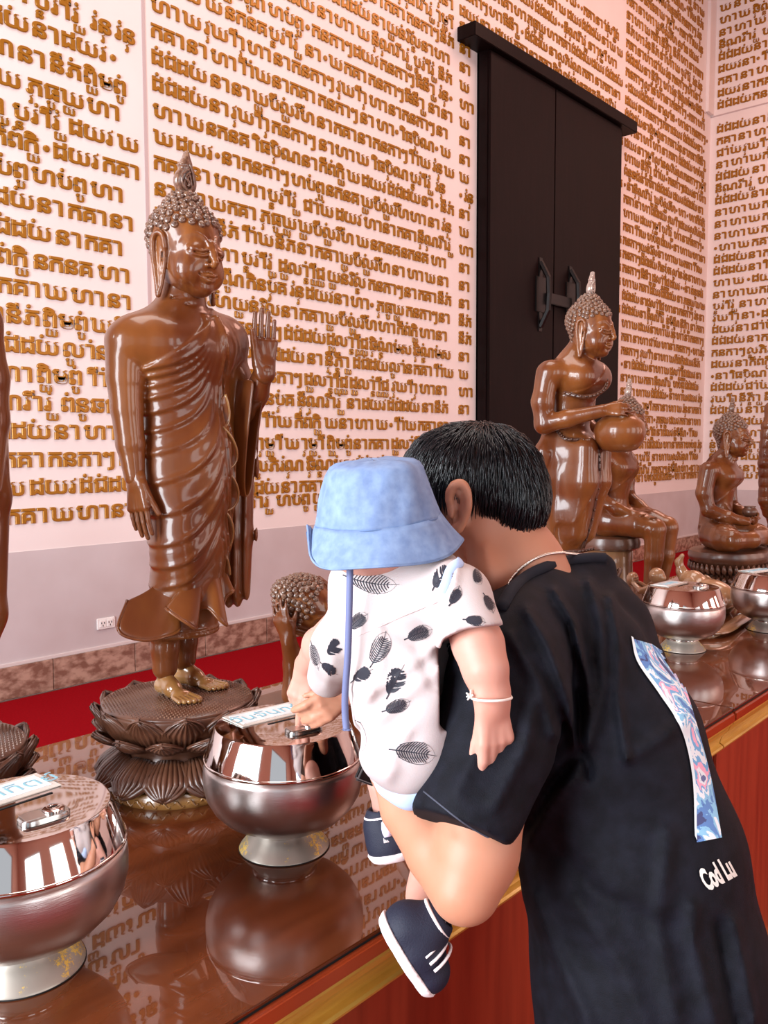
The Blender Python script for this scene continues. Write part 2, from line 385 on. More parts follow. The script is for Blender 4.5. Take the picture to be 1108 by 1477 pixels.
def text_row(name, parent, org, ux, uz, un, length, size, lib, seed, start=None):
    """compose words from the library along one row on a wall"""
    r = random.Random(seed); x = 0; V = []; F = []; n = 0
    org, ux, uz, un = [np.array(q, float) for q in (org, ux, uz, un)]
    seq = r.choice([[], [], [0, 1, 2, 3], [1, 2], [5, 0], [3, 0, 1], [6, 0], [4]])
    while True:
        if seq: i = seq.pop(0)
        else:
            i = r.randrange(7, len(WORDS)) if r.random() < .62 else r.randrange(0, 7)
            if r.random() < .25: seq = r.choice([[0, 1, 2], [1, 0, 4], [6, 5, 0], [0, 3]])
        if r.random() < .06: v, f, wd = DOT
        else: v, f, wd = LIB[lib][i]
        if x+wd*size > length:
            fit = [q for q in LIB[lib][:16] if x+q[2]*size <= length]
            if not fit: break
            v, f, wd = r.choice(fit)
        P = org+np.outer(v[:, 0]*size+x, ux)+np.outer(v[:, 1]*size, uz)+np.outer(v[:, 2]*size, un)
        V.append(P); F += [tuple(q+n for q in g) for g in f]; n += len(v); x += wd*size+r.uniform(.12, .28)*size
    if V: return mesh(name, np.vstack(V), F, M_gold, parent, smooth=False)
pit = .1775; z00 = at_y(73, 752, YW).z
rows = [z00+k*pit for k in range(46)]
xB0 = at_y(222, 250, YW).x; xB1 = at_y(655, 300, YW).x; xC0 = at_y(662, 300, YW).x; xC1 = at_y(683, 300, YW).x
xE0 = at_y(884, 400, YW).x; xE1 = at_y(894, 400, YW).x; xD0 = at_y(897.5, 400, YW).x; xD1 = at_y(1020, 400, YW).x
def vis(x, z):
    p = Vector((x, YW, z))-Vector((0, 0, CAM_H)); dz = p.dot(fw); return -60 < 738.5-FPX*p.dot(up)/dz
sz = .148
X1 = (1, 0, 0); Z1 = (0, 0, 1); NY = (0, -1, 0)
for k, z in enumerate(rows):
    zo = z+.5*pit-.02
    if vis(2.0, z-.1): text_row('text_row', wl, (1.75, YW-.004, z), X1, Z1, NY, xs_-.03-1.75, sz, 'near', 100+k)
    zz = z-(.07 if k else .0)
    if vis(xB0+1, zz-.1) or vis(xB1, zz): 
        text_row('text_row', wl, (xB0, YW-.004, zz), X1, Z1, NY, xB1-xB0, sz, 'mid', 200+k)
    top = zz > lz1+.06
    if not top:
        text_row('text_row', wl, (xC0, YW-.004, zz), X1, Z1, NY, xC1-xC0, sz, 'mid', 300+k)
        if zz < lz0-.05 or True:
            text_row('text_row', wl, (xE0, YW-.004, zz), X1, Z1, NY, xE1-xE0+.02, sz, 'far', 400+k)
        if zz > lz0-.12: pass
    elif vis(8.0, zz):
        text_row('text_row', wl, (xC0, YW-.004, zz), X1, Z1, NY, xE1-xC0, sz, 'far', 500+k)
    if vis(XR, zz): text_row('text_row', wl, (xD0, YW-.004, zz), X1, Z1, NY, (XR-.35 if zz > zj else XR-.06)-xD0, sz*1.08, 'far', 600+k)
    if abs(zz+.05-zj) > .07 and z < 8.2: text_row('text_row', wr, (XR-.004, YW-.10, zz), (0, -1, 0), Z1, (-1, 0, 0), 2.6, sz*1.08, 'far', 700+k)

# outlet on the grey band
pl = at_y(137, 900, YW); pr_ = at_y(166, 897, YW)
ou = tag(empty('power_outlet', ((pl.x+pr_.x)/2, YW-.004, (pl.z+pr_.z)/2)), 'white double power socket set low on the grey painted wall band', 'socket')
MB().box((-.068, -.012, -.038), (.068, 0, .038), .004).build('cover_plate', M_white, ou, smooth=False)
MB().box((-.05, -.016, -.024), (-.004, -.010, .024), .002).box((.004, -.016, -.024), (.05, -.010, .024), .002).build('socket_face', M_white, ou, smooth=False)
for cx in (-.027, .027):
    b = MB()
    for dx, dz in ((-.010, .006), (.010, .006), (0, -.012)): b.box((cx+dx-.0025, -.0175, dz-.006), (cx+dx+.0025, -.0155, dz+.006))
    sh_ = b.build('socket_holes', M_gap, ou, smooth=False); sh_['kind'] = 'stuff'

# ================================================================== THE TABLES
ZT = .80; YF = .752; YBK = 1.80
def table(name, xa, xb, label):
    t = tag(empty(name, (xa, YF, ZF)), label, 'table'); h = ZT-ZF
    def B(lo, hi): return (lo[0]-xa, lo[1]-YF, lo[2]-ZF), (hi[0]-xa, hi[1]-YF, hi[2]-ZF)
    MB().box(*B((xa, YF+.004, ZT-.006), (xb, YBK, ZT)), .0015).build('glossy_top', M_top, t, smooth=False)
    MB().box(*B((xa, YF+.006, ZT-.010), (xb, YBK-.002, ZT-.006))).build('dark_seal', M_gap, t, smooth=False)
    MB().box(*B((xa, YF-.002, ZT-.034), (xb, YBK+.004, ZT-.010)), .003).build('edge_board', M_edge, t, smooth=False)
    prof = [(.004, -.034), (.004, -.041), (.009, -.045), (.013, -.052), (.015, -.060), (.022, -.068), (.031, -.079), (.035, -.090), (.036, -.097), (.028, -.101), (.026, -.106), (.029, -.112), (.040, -.116), (.09, -.116), (.09, -.034)]
    P = [(0, dy, h+dz) for dy, dz in prof]; Q = [(xb-xa, dy, h+dz) for dy, dz in prof]; n = len(P)
    MB().add(P+Q, [(i, (i+1) % n, n+(i+1) % n, n+i) for i in range(n)]+[tuple(range(n-1, -1, -1)), tuple(range(n, 2*n))]).build('gold_moulding', M_goldpaint, t, smooth=False)
    MB().box(*B((xa+.006, YF+.048, ZF+.07), (xb-.006, YBK-.03, ZT-.036)), .003).build('front_panel', M_panel, t, smooth=False)
    prof = [(.004, 0), (.004, .030), (.014, .042), (.018, .06), (.030, .072), (.044, .085), (.12, .085), (.12, 0)]
    P = [(0, dy, dz) for dy, dz in prof]; Q = [(xb-xa, dy, dz) for dy, dz in prof]; n = len(P)
    MB().add(P+Q, [(i, n+i, n+(i+1) % n, (i+1) % n) for i in range(n)]+[tuple(range(n)), tuple(range(2*n-1, n-1, -1))]).build('base_moulding', M_goldpaint, t, smooth=False)
    return t
xj_ = at_z(1061, 1022, ZT).x
table('altar_table', -1.3, xj_-.003, 'long glossy red-brown table with gold moulding, under the large standing statue')
table('altar_table', xj_+.003, 6.6, 'glossy red-brown table with gold moulding beyond the joint at the right')

# ================================================================== ALMS BOWLS
THUIFONT = None
def bowl(x, y, rz, label, word, detail=True, dr=1.0):
    t = tag(empty('alms_bowl', (x, y, ZT), rz), label, 'bowl', 'steel alms bowls in a row along the table')
    n = 72
    MB().lathe([(.066, 0), (.073, 0), (.0735, .002), (.0725, .004), (.066, .012), (.055, .024), (.049, .030), (.0475, .034)], n).build('foot', M_foot, t, sharp=50)
    MB().lathe([(.0735, .0), (.0745, .001), (.0735, .002)], n, closed=False).build('foot_rim', M_gap, t)
    MB().lathe([(.047, .030), (.052, .034), (.0535, .0365), (.050, .038)], n).build('neck_ring', M_steel, t)
    body = [(.030, .0375), (.050, .038), (.075, .045), (.098, .058), (.114, .074), (.1245, .093), (.129, .112), (.1295, .128), (.1285, .142), (.126, .152)]
    MB().lathe(body, n).build('bowl_body', M_satin, t)
    MB().lathe([(.126, .1515), (.1285, .1535), (.1287, .1565), (.1275, .158)], n).build('lid_rim', M_steel, t)
    lid = MB().lathe([(.127, .157), (.1265, .159), (.1105, .2035), (.1085, .2065), (.107, .2068), (.06, .2078), (.001, .208)], n).build('lid', M_steel, t, sharp=25)
    # label card in a clear holder, coin slot, lock
    lb = MB().box((-.066, -.033, .208), (.066, .033, .2095), .0005).build('label_holder', M_acryl, t, smooth=False); lb.location = (.009, .050, 0); lb.rotation_euler = (0, 0, -.15)
    cdn = MB().box((-.058, -.023, .2095), (.058, .025, .2103)).build('label_card', M_paper, lb, smooth=False)
    V, F = text_mesh(word, .040, .0002, 0, .0, 3); V[:, 0] -= (V[:, 0].min()+V[:, 0].max())/2; V[:, 1] -= .012; V[:, 2] += .2106
    mesh('label_text', V, F, M_ink, lb, smooth=False)
    sl = MB().box((-.036, -.0018, .2075), (.036, .0018, .2087)).build('coin_slot', M_gap, t, smooth=False); sl.location = (.012, .004, 0); sl.rotation_euler = (0, 0, -.15)
    lp = MB(); pts = []
    for k in range(40):
        a = 2*PI*k/40; c, s_ = math.cos(a), math.sin(a)
        pts.append((.030*math.copysign(abs(c)**.6, c), .017*math.copysign(abs(s_)**.6, s_)))
    V = []
    for sc_, z in ((1.0, .208), (1.0, .2125), (.94, .2145)): V += [(p[0]*sc_, p[1]*sc_, z) for p in pts]
    F = [(j*40+k, j*40+(k+1) % 40, (j+1)*40+(k+1) % 40, (j+1)*40+k) for j in range(2) for k in range(40)]+[tuple(range(80, 120))]
    L = lp.add(V, F).build('lock_plate', mat('dull_chrome', (.42, .43, .42), .22, metal=1), t, sharp=40); L.location = (-.008, -.058, 0); L.rotation_euler = (0, 0, -.25)
    MB().box((-.026, -.012, .2145), (-.001, .012, .2152), .0003).build('lock_cover', M_satin, L, smooth=False)
    MB().lathe([(.013, .2145), (.013, .217), (.011, .2185), (.0075, .2188), (.007, .2182), (.0065, .2186)], 28, (.012, 0, 0)).build('lock_barrel', M_steel, L, sharp=40)
    MB().box((.0075, -.0011, .2184), (.0165, .0011, .2191)).box((.0108, -.0028, .2184), (.0132, .0028, .2191)).build('keyhole', M_gap, L, smooth=False)
    return t
bowl(.478, 1.038, .18, 'large steel alms bowl at the near left corner of the table, cut by the frame', 'วันอาทิตย์')
bowl(.916, 1.038, .0, 'steel alms bowl being touched by the two hands, in front of the large standing statue', 'วันจันทร์')
bowl(2.27, 1.045, .1, 'steel alms bowl partly behind the man, its top right of his black shirt', 'วันพุธ') if False else None
bR = at_z(984, 936, ZT); bowl(bR.x, bR.y, .1, 'steel alms bowl just right of the black shirt, in front of the elephant carving', 'วันพุธ')
bQ = at_z(1108, 908, ZT); bowl(bQ.x, bQ.y, -.1, 'steel alms bowl farthest right, cut off by the right edge of the photo', 'วันพฤหัส')
bowl(1.37, 1.04, 0, 'steel alms bowl hidden behind the baby and the man, seen only in the table gloss', 'วันอังคาร')
# ================================================================== CARVED WOODEN STATUES
M_wood = mat('polished_carved_wood', (.120, .030, .007), .38, noise=(6, (.24, .080, .018), 5, (1.3, 1.3, .35), .38, .68), coat=.60, coat_rough=.11, spec=.25, bump=(30, .10, (1, 1, .3)))
M_woodd = mat('dark_carved_wood', (.060, .020, .010), .38, noise=(12, (.14, .055, .028), 4, (1, 1, 1), .35, .7), coat=.5, coat_rough=.22)
M_woodg = mat('golden_carved_wood', (.24, .105, .028), .24, noise=(9, (.36, .19, .06), 5, (1.3, 1.3, .4), .34, .7), coat=.9, coat_rough=.12)
M_curl = mat('carved_curls_wood', (.095, .042, .026), .30, noise=(20, (.22, .115, .068), 3, (1, 1, 1), .35, .7), coat=.7, coat_rough=.18)

def make_head_mesh():
    S = SDF((-.44, -.56, -.12), (.44, .48, 1.08), .0105)
    S.ell((0, -.04, .36), (.285, .355, .40), 0)                      # face
    S.ell((0, .05, .58), (.335, .37, .33), .06)                      # skull
    S.ell((0, .07, .86), (.17, .18, .15), .07)                       # top knot
    S.ell((0, -.27, .07), (.10, .085, .075), .09)                    # chin
    S.ell((-.15, -.2, .22), (.13, .14, .15), .08); S.ell((.15, -.2, .22), (.13, .14, .15), .08)
    def fy(s, z, e=0): q = 1-(s/.285)**2-((z-.36)/.40)**2; return -.04-.355*math.sqrt(max(q, .02))-e
    for sg in (-1, 1):
        pts = [(sg*a, fy(a, z, e), z) for a, z, e in ((.035, .47, .016), (.065, .535, .010), (.12, .572, .008), (.175, .562, .008), (.22, .525, .006), (.25, .475, .004))]
        S.chain(spline(pts, 3), .010, .018)
        S.chain([(sg*.035, fy(.035, .45, .010), .455), (sg*.03, fy(.03, .38, .03), .36)], .014, .03)
        S.ell((sg*.125, fy(.125, .42)+.040, .425), (.085, .058, .055), .040)      # lid bulge
        pts = [(sg*a, fy(a, z, .017 if .06 < a < .19 else .008), z) for a, z in ((.045, .412), (.085, .392), (.125, .388), (.165, .396), (.205, .418))]
        S.chain(spline(pts, 3), .0105, .004, op='cut')
        S.chain(spline([(a_, b_-.002, c_-.024) for a_, b_, c_ in pts], 3), .010, .012); S.chain(spline([(a_, b_-.002, c_+.026) for a_, b_, c_ in pts], 3), .008, .014)
        S.ell((sg*.045, fy(.05, .29, .010), .288), (.026, .032, .022), .016)           # nostril wing
        # ear: long lobe
        ear = [(sg*.315, -.075, .42), (sg*.335, -.06, .53), (sg*.355, .0, .56), (sg*.365, .05, .50), (sg*.358, .05, .36), (sg*.345, .02, .20), (sg*.335, -.005, .06), (sg*.34, -.03, -.03)]
        S.chain(spline(ear, 4), [.026]*29, .008)
        S.chain(spline([(sg*.31, -.075, .42), (sg*.30, -.06, .28), (sg*.315, -.05, .10), (sg*.34, -.04, -.03)], 4), .020, .012)
        S.chain([(sg*.33, -.01, .50), (sg*.325, .0, .30), (sg*.33, -.02, .05)], [.045, .04, .03], .01, flat=((1, 0, 0), .35))
    S.chain([(0, fy(0, .47, .0), .50), (0, fy(0, .40, .026), .40), (0, fy(0, .32, .056), .318), (0, fy(0, .295, .050), .296)], [.026, .029, .031, .028], .026)
    S.ell((0, fy(0, .285, .040), .282), (.028, .030, .020), .015)
    # mouth
    up_ = [(-.105, fy(.105, .20, .0), .205), (-.06, fy(.06, .19, .016), .188), (-.022, fy(.02, .195, .026), .199), (0, fy(0, .19, .022), .192), (.022, fy(.02, .195, .026), .199), (.06, fy(.06, .19, .016), .188), (.105, fy(.105, .20, .0), .205)]
    S.chain(spline(up_, 3), .016, .012)
    lo_ = [(-.075, fy(.075, .17, .006), .172), (-.03, fy(.03, .15, .024), .150), (0, fy(0, .148, .027), .147), (.03, fy(.03, .15, .024), .150), (.075, fy(.075, .17, .006), .172)]
    S.chain(spline(lo_, 3), .020, .012)
    mo = [(-.115, fy(.115, .2, .008), .206), (-.06, fy(.06, .175, .036), .176), (0, fy(0, .17, .046), .173), (.06, fy(.06, .175, .036), .176), (.115, fy(.115, .2, .008), .206)]
    S.chain(spline(mo, 3), .0085, .005, op='cut')
    S.chain([(0, fy(0, .25, .014), .255), (0, fy(0, .22, .014), .222)], .008, .012, op='cut')
    S.cap((0, .04, .20), (0, .05, -.11), .195, .20, .03)
    # forehead mark
    S.chain(spline([(.0, fy(0, .66, .006), .665), (.012, fy(0, .63, .008), .635), (-.012, fy(0, .60, .008), .60), (.0, fy(0, .57, .006), .565)], 3), .008, .004)
    o = S.build('head', M_wood); return o
head_proto = make_head_mesh(); head_me = head_proto.data
def make_curls_mesh():
    bv = BVHTree.FromObject(head_proto, bpy.context.evaluated_depsgraph_get())
    prof = [(.036, -.006), (.037, .010), (.029, .024), (.019, .020), (.015, .034), (.001, .037)]
    V = []; F = []; N = 1500; pts = []
    for layer, (cc, zmin) in enumerate((((0, .05, .52), -1),)):
        n = 2600
        for i in range(n):
            z = 1-2*(i+.5)/n; a = i*PI*(3-math.sqrt(5)); r = math.sqrt(1-z*z)
            d = Vector((r*math.cos(a), r*math.sin(a), z)); h = bv.ray_cast(Vector(cc)+d*1.5, -d)
            if h[0] is None: continue
            p = h[0]; ang = math.degrees(math.atan2(abs(p.x), -(p.y+.02)))   # 0 = front
            hl = .655 if ang < 45 else (.655-(ang-45)/38*.12 if ang < 83 else (.535 if ang < 86 else (.60 if ang < 108 else max(.10, .54-(ang-108)/40*.34))))
            if abs(p.x) > .325 and p.z < .60 and p.y < .07: continue
            if p.z < hl: continue
            if h[1].z < -.55: continue
            if all((p-q[0]).length > .062 for q in pts): pts.append((p, h[1]))
    b = MB()
    for p, nn in pts:
        nn = (nn+(p-Vector((0, .05, .5))).normalized()).normalized()
        q = nn.to_track_quat('Z', 'Y').to_matrix(); m8 = 8
        Vv = []
        for r, z in prof:
            for k in range(m8):
                a = 2*PI*k/m8; Vv.append(p+q @ Vector((r*math.cos(a), r*math.sin(a), z)))
        b.add(Vv, [(j*m8+k, j*m8+(k+1) % m8, (j+1)*m8+(k+1) % m8, (j+1)*m8+k) for j in range(len(prof)-1) for k in range(m8)])
    me = b.build('hair_curls', M_curl); return me
curl_proto = make_curls_mesh(); curl_me = curl_proto.data
bpy.data.objects.remove(head_proto); bpy.data.objects.remove(curl_proto)

def flame(parent, loc, h, m=M_curl, yaw=0, slim=1.0):
    b = MB(); out = [(0, 0), (.20, .05), (.30, .22), (.28, .42), (.17, .62), (.13, .74), (.05, .88), (.0, 1.0), (-.05, .86), (-.10, .80), (-.14, .72), (-.20, .66), (-.16, .58), (-.26, .44), (-.30, .24), (-.20, .05)]
    P = spline([(x*slim, 0, z) for x, z in out], 4); n = len(P); V = []
    for sc_, y in ((.86, -.10), (1.0, -.05), (1.0, .05), (.86, .10)):
        V += [((p[0])*sc_, y, .4+(p[2]-.4)*(1-(1-sc_)*.4)) for p in P]
    F = [(j*n+k, j*n+(k+1) % n, (j+1)*n+(k+1) % n, (j+1)*n+k) for j in range(3) for k in range(n)]+[tuple(range(n-1, -1, -1)), tuple(range(3*n, 4*n))]
    b.add(V, F)
    for s_ in (-1, 1):
        for q in (.74, .46):
            b.tube(spline([(0.04*q*slim, s_*.11, .80*q+.12), (.20*q*slim, s_*.11, .42*q+.12), (.22*q*slim, s_*.12, .2*q+.08), (0, s_*.12, .06+.06*(1-q)), (-.22*q*slim, s_*.12, .2*q+.08), (-.20*q*slim, s_*.11, .42*q+.12), (.02*slim, s_*.11, .62*q+.12)], 4), .028, 6)
        b.tube(spline([(.05*slim, s_*.115, .52), (-.07*slim, s_*.12, .38), (.04*slim, s_*.12, .26), (0, s_*.12, .18)], 4), [.03]*5+[.05]*5+[.04]*3, 6)
    b.lathe([(.24*slim, -.04), (.27*slim, .02), (.16*slim, .08)], 14)
    o = b.build('flame_finial', m, parent); o.location = loc; o.scale = (h,)*3; o.rotation_euler = (0, 0, yaw); return o
def put_head(parent, loc, H, rx=0, rz=0, m=None, fin=.38, fm=None, slim=1.0):
    h = bpy.data.objects.new('head', head_me); COL.objects.link(h); h.parent = parent; h.location = loc; h.scale = (H,)*3; h.rotation_euler = (rx, 0, rz)
    c = bpy.data.objects.new('hair_curls', curl_me); COL.objects.link(c); c.parent = h; c['kind'] = 'stuff'
    f = flame(h, (0, .07, .985), fin, fm or M_curl, 0, slim)
    return h

def hand(S, wrist, d, n, t, L, curl=(.3, .35, .3), fans=.10, thumb=(.7, .3), k=.004, fr=.047, curls=None, wr=.17):
    """five-fingered hand: d = pointing way, n = palm normal, t = thumb side; curl = bend of the three joints (radians)"""
    W = Vector(wrist); d = Vector(d).normalized(); t = (Vector(t)-d*Vector(t).dot(d)).normalized(); nn = d.cross(t)
    if nn.dot(Vector(n)) < 0: nn = -nn
    n = nn
    k2 = L*.05
    for o, e in ((.15, .16), (.05, .06), (-.05, -.05), (-.13, -.15)):
        S.cap(W+t*o*.6*L, W+d*.47*L+t*e*L*1.05, L*.085, L*.072, k2)
    S.cap(W-d*.05*L, W+d*.06*L, L*wr, L*wr*.92, k2*1.2, flat=(tuple(n), .72))
    for i, (off, ln) in enumerate(((.17, .44), (.06, .49), (-.05, .46), (-.155, .36))):
        c = curls[i] if curls else curl
        p = W+d*L*(.50-.02*abs(i-1))+t*off*L; dd = (d+t*(off*fans*4)).normalized(); r = fr*L*(1 if i < 3 else .88)
        for j, (sg, rr) in enumerate(((.45, 1.0), (.31, .92), (.24, .82))):
            ax = t; ang = c[j]; dd = (dd*math.cos(ang)+n*math.sin(ang)).normalized()
            q = p+dd*ln*L*sg; S.cap(p, q, r*rr, r*rr*.93, k if j else k*2); p = q
            
    a, c = thumb
    p = W+d*.10*L+t*.12*L; dd = (d*math.cos(a)+t*math.sin(a)+n*.25).normalized()
    S.cap(p, p+dd*.24*L, L*.085, L*.062, k2); p = p+dd*.24*L
    dd = (dd*math.cos(c)+(n*.5+d*.6)*math.sin(c)).normalized()
    S.cap(p, p+dd*.17*L, L*.058, L*.053, k); p = p+dd*.17*L; dd = (dd*math.cos(c)+(n*.5+d*.6)*math.sin(c)).normalized()
    S.cap(p, p+dd*.14*L, L*.053, L*.043, k)
    return S

def foot(S, heel, L, yaw=0, k=.006):
    """bare foot pointing to -y turned by yaw, sole at heel.z"""
    c, s_ = math.cos(yaw), math.sin(yaw)
    def P(x, y, z): return (heel[0]+(x*c-y*s_)*L, heel[1]+(x*s_+y*c)*L, heel[2]+z*L)
    S.cap(P(0, 0, .16), P(0, -.35, .17), L*.15, L*.14, k*2, flat=((0, 0, 1), 1.0))
    S.cap(P(0, -.02, .40), P(0, -.38, .20), L*.13, L*.12, k*2)
    S.cap(P(0, -.35, .15), P(0.0, -.60, .10), L*.15, L*.10, k*2); S.cap(P(-.08, -.60, .085), P(.10, -.62, .085), L*.085, L*.09, k*2)
    for i, (x, y, r) in enumerate(((.13, -.98, .072), (.055, -1.0, .052), (-.01, -.975, .048), (-.07, -.94, .044), (-.125, -.89, .040))):
        S.cap(P(x*1.15, -.60, .085), P(x*1.3, y+.05, .055), L*r*.92, L*r, .001)
    return S

def lotus(parent, r, h, m=M_woodd, n=12, oval=1.0):
    """double lotus pedestal: ring, drooping petals, waist, cup petals, seeded top"""
    MB().lathe([(r*.97, 0), (r*1.0, .006), (r*1.0, h*.10), (r*.965, h*.15), (r*.88, h*.17)], 48).build('base_ring', M_woodg, parent, sharp=40)
    rb = MB()
    for k in range(36):      # carved scrolls round the ring
        a = 2*PI*k/36
        pts = [((r*1.0)*math.cos(a+u*.15), (r*1.0)*math.sin(a+u*.15), h*(.06+.035*math.sin(u*6))) for u in np.linspace(0, 1, 7)]
        rb.tube(pts, [.001, .0022, .003, .003, .0026, .002, .001], 5)
    rb.build('ring_carving', M_woodg, parent)['kind'] = 'stuff'
    MB().lathe([(r*.86, h*.15), (r*.86, h*.28), (r*.74, h*.40), (r*.70, h*.50), (r*.80, h*.60), (r*1.0, h*.76), (r*1.05, h*.93), (r*1.04, h*.955)], 48).build('core', m, parent)
    def petal(a0, r0, z0, r1, z1, w, belly, flip, name, tip=.012):
        nu, nv = 37, 11; P = np.zeros((nu, nv, 3))
        for i in range(nu):
            u = -1+2*i/(nu-1)
            for j in range(nv):
                v = j/(nv-1); wid = w*math.sin(min(1, (.12+v*.88)*1.04)*PI*.5)**.7*(1-max(0, v-.62)/.38)**.62 if v > .62 else w*(.55+.45*math.sin(v/.62*PI/2))
                rr = r0+(r1-r0)*v+belly*math.sin(v*PI*.92)*(1-.35*u*u)+tip*max(0, v-.75)*4*0.6
                rib = .0022*math.cos(u*PI*9.0)*(1 if .06 < v < .92 else 0)
                edge = .003 if abs(u) > .86 else 0
                th = a0+u*wid/rr; rr += rib+edge-.006*abs(u)
                zz = z0+(z1-z0)*v-(.006*u*u*(1 if flip else -1))
                P[i, j] = (rr*math.cos(th), rr*math.sin(th), zz)
        o = MB().grid(P).build(name, m, parent); solid(o, .005, -1); return o
    w = PI*r/n*1.06
    for k in range(n):
        a = 2*PI*(k+.5)/n
        petal(a, r*.76, h*.46, r*1.06, h*.17, w*1.12, r*.13, True, 'lower_petal')
    for k in range(n):
        a = 2*PI*k/n
        petal(a, r*.78, h*.55, r*1.10, h*.97, w*1.18, r*.10, False, 'upper_petal')
        petal(a+PI/n, r*.76, h*.52, r*1.12, h*.72, w*.95, r*.12, False, 'outer_petal')
    # seeded top: a woven grid of small bumps
    top = MB().lathe([(r*1.00, h*.93), (r*1.04, h*.955), (r*1.02, h*.985), (r*.6, h*.998), (.002, h*1.0)], 48).build('seed_top', m, parent)
    V = []; F = []; st = .0082; c, s_ = math.cos(.4), math.sin(.4)
    R = int(r*1.1/st)+1; q = 0
    for i in range(-R, R+1):
        for j in range(-R, R+1):
            x, y = (i*c-j*s_)*st, (i*s_+j*c)*st; rr = math.hypot(x, y)
            if rr > r*1.00: continue
            z = h*(1.0-.015*(rr/r)**2); a = st*.40
            V += [(x-a, y, z-.001), (x, y-a, z-.001), (x+a, y, z-.001), (x, y+a, z-.001), (x, y, z+.0032)]; F += [(q, q+1, q+4), (q+1, q+2, q+4), (q+2, q+3, q+4), (q+3, q, q+4)]; q += 5
    sd = mesh('seeds', V, F, M_curl, parent, smooth=False); sd['kind'] = 'stuff'

# ------------------------------------------------------------------ the large standing statue
BX, BY = .965, 1.400
ST = tag(empty('standing_statue', (BX, BY, ZT)), 'large carved wooden standing Buddha statue with raised left hand on a lotus pedestal', 'statue')
lotus(ST, .140, .172)
def stand_body(parent, org, mirror_hand=True):
    S = SDF((-.20, -.17, -.01), (.22, .15, .80), .0031)
    F_ = lambda f: ((0, 1, 0), f)
    # trunk under the robe
    S.chain([(.005, 0, .66), (.006, -.005, .60), (.010, -.005, .545), (.016, -.01, .47), (.012, -.015, .40), (.006, -.02, .30), (.004, -.01, .20), (.002, 0, .15)], [.098, .088, .083, .094, .092, .080, .072, .068], .02, F_(.70))
    S.cap((-.045, -.03, .675), (.05, -.03, .675), .052, .052, .03)        # chest
    S.cap((-.100, .0, .675), (.110, 0, .695), .046, .046, .03)             # shoulder girdle
    S.cap((0, .004, .70), (.012, -.004, .785), .050, .043, .028)          # neck
    S.cap((-.02, .01, .725), (-.09, .005, .70), .026, .022, .03); S.cap((.03, .01, .73), (.10, .005, .715), .026, .022, .03)
    for z in (.752, .766): S.chain([(.012+.044*math.cos(a), -.004+.044*math.sin(a)-.003, z+.004*math.cos(a)) for a in np.linspace(PI, 2*PI, 9)], .0022, .003, op='cut')
    S.ell((.02, -.055, .45), (.045, .03, .10), .03); S.ell((-.035, -.05, .30), (.03, .03, .09), .03)
    # robe folds
    vs = np.array([.215, .255, .300, .355, .415, .47, .51, .545, .572, .594, .612, .628])
    def fold(x, y, z):
        xr = .092-.040*np.clip((z-.50)/.2, 0, 1); c = .050-.018*np.clip((z-.5)/.2, 0, 1)
        den = np.maximum(xr-x, .006); base = c*(x+.09)/den; v = z-base; g = np.sqrt(1+(c*(xr+.09)/den**2)**2)
        f = np.zeros_like(x)
        for v0 in vs:
            w_ = .0045 if v0 > .5 else .006; dv = (v-v0)/g
            f = f+np.exp(-(dv/w_)**2)*(.0030)-np.exp(-((dv+.008)/.006)**2)*.0016
        m = np.clip((.05-y)/.04, 0, 1)*(x > -.12)*(x < xr-.002)*(z < .735)
        vert = .0030*np.sin((x-.02*np.sin(z*9))*2*PI/.0135)*np.clip((x-.030)/.02, 0, 1)*np.clip((.68-z)/.10, 0, 1)*np.clip((z-.17)/.04, 0, 1)
        return (f+vert*np.clip((.05-y)/.04, 0, 1))*m + .004*np.clip((.640+(x+.085)*.78-z)/.003, 0, 1)*np.clip((z-.60)/.02, 0, 1)*(x > -.10)
    S.disp(fold, .02)
    # the inner skirt hem
    S.chain([(.004, .0, .125), (.004, 0, .235)], [.070, .070], .008, F_(.72)); 
    S.plane_cut((0, 0, .105), (0, 0, -1)) if False else None
    sl = S.box_of((-.2, -.2, -.01), (.2, .2, .118))[0]; S.D[sl] = np.maximum(S.D[sl], (.116-(np.arange(sl[2].start, sl[2].stop)*S.h+S.lo[2]))[None, None, :].astype(np.float32))
    for z in (.122, .129): S.chain([(.004+.071*math.cos(a), .052*math.sin(a), z) for a in np.linspace(0, 2*PI, 40)], .0024, .002)
    for x, y, yw in ((-.036, -.005, -.06), (.032, .028, .20)): S.chain([(x, y+.012, .15), (x, y+.016, .095), (x, y+.018, .055)], [.031, .026, .0245], .01)
    # right arm hanging
    S.chain([(-.110, .004, .676), (-.113, .004, .61), (-.114, .0, .555), (-.112, -.006, .49), (-.110, -.014, .43)], [.038, .034, .029, .026, .019], .006)
    # left arm under the robe, hand raised
    S.chain([(.112, .005, .690), (.132, .005, .62), (.146, -.01, .555)], [.040, .038, .036], .02)
    S.chain([(.150, -.01, .555), (.146, -.055, .59), (.143, -.085, .635)], [.036, .024, .0195], .012)
    # robe hanging from the forearm: broad back sheet and a looped front edge
    S.chain([(.158, .0, .57), (.158, .012, .44), (.154, .02, .30), (.140, .025, .19)], [.032, .034, .038, .040], .012, flat=((1, 0, 0), .9))
    S.chain([(.110, .03, .52), (.102, .03, .36), (.092, .03, .205)], [.036, .034, .030], .014)
    S.chain([(.075, -.01, .62), (.078, -.015, .45), (.070, -.02, .30), (.060, -.02, .22)], [.032, .030, .026, .02], .015)
    def fold2(x, y, z):
        return .0042*np.sin((x*.8-y)*2*PI/.026+1.2*np.sin(z*8))*np.clip((x-.095)/.02, 0, 1)*np.clip((.57-z)/.05, 0, 1)
    S.disp(fold2, .02)
    o = S.build('body', M_wood, parent); o.location = org
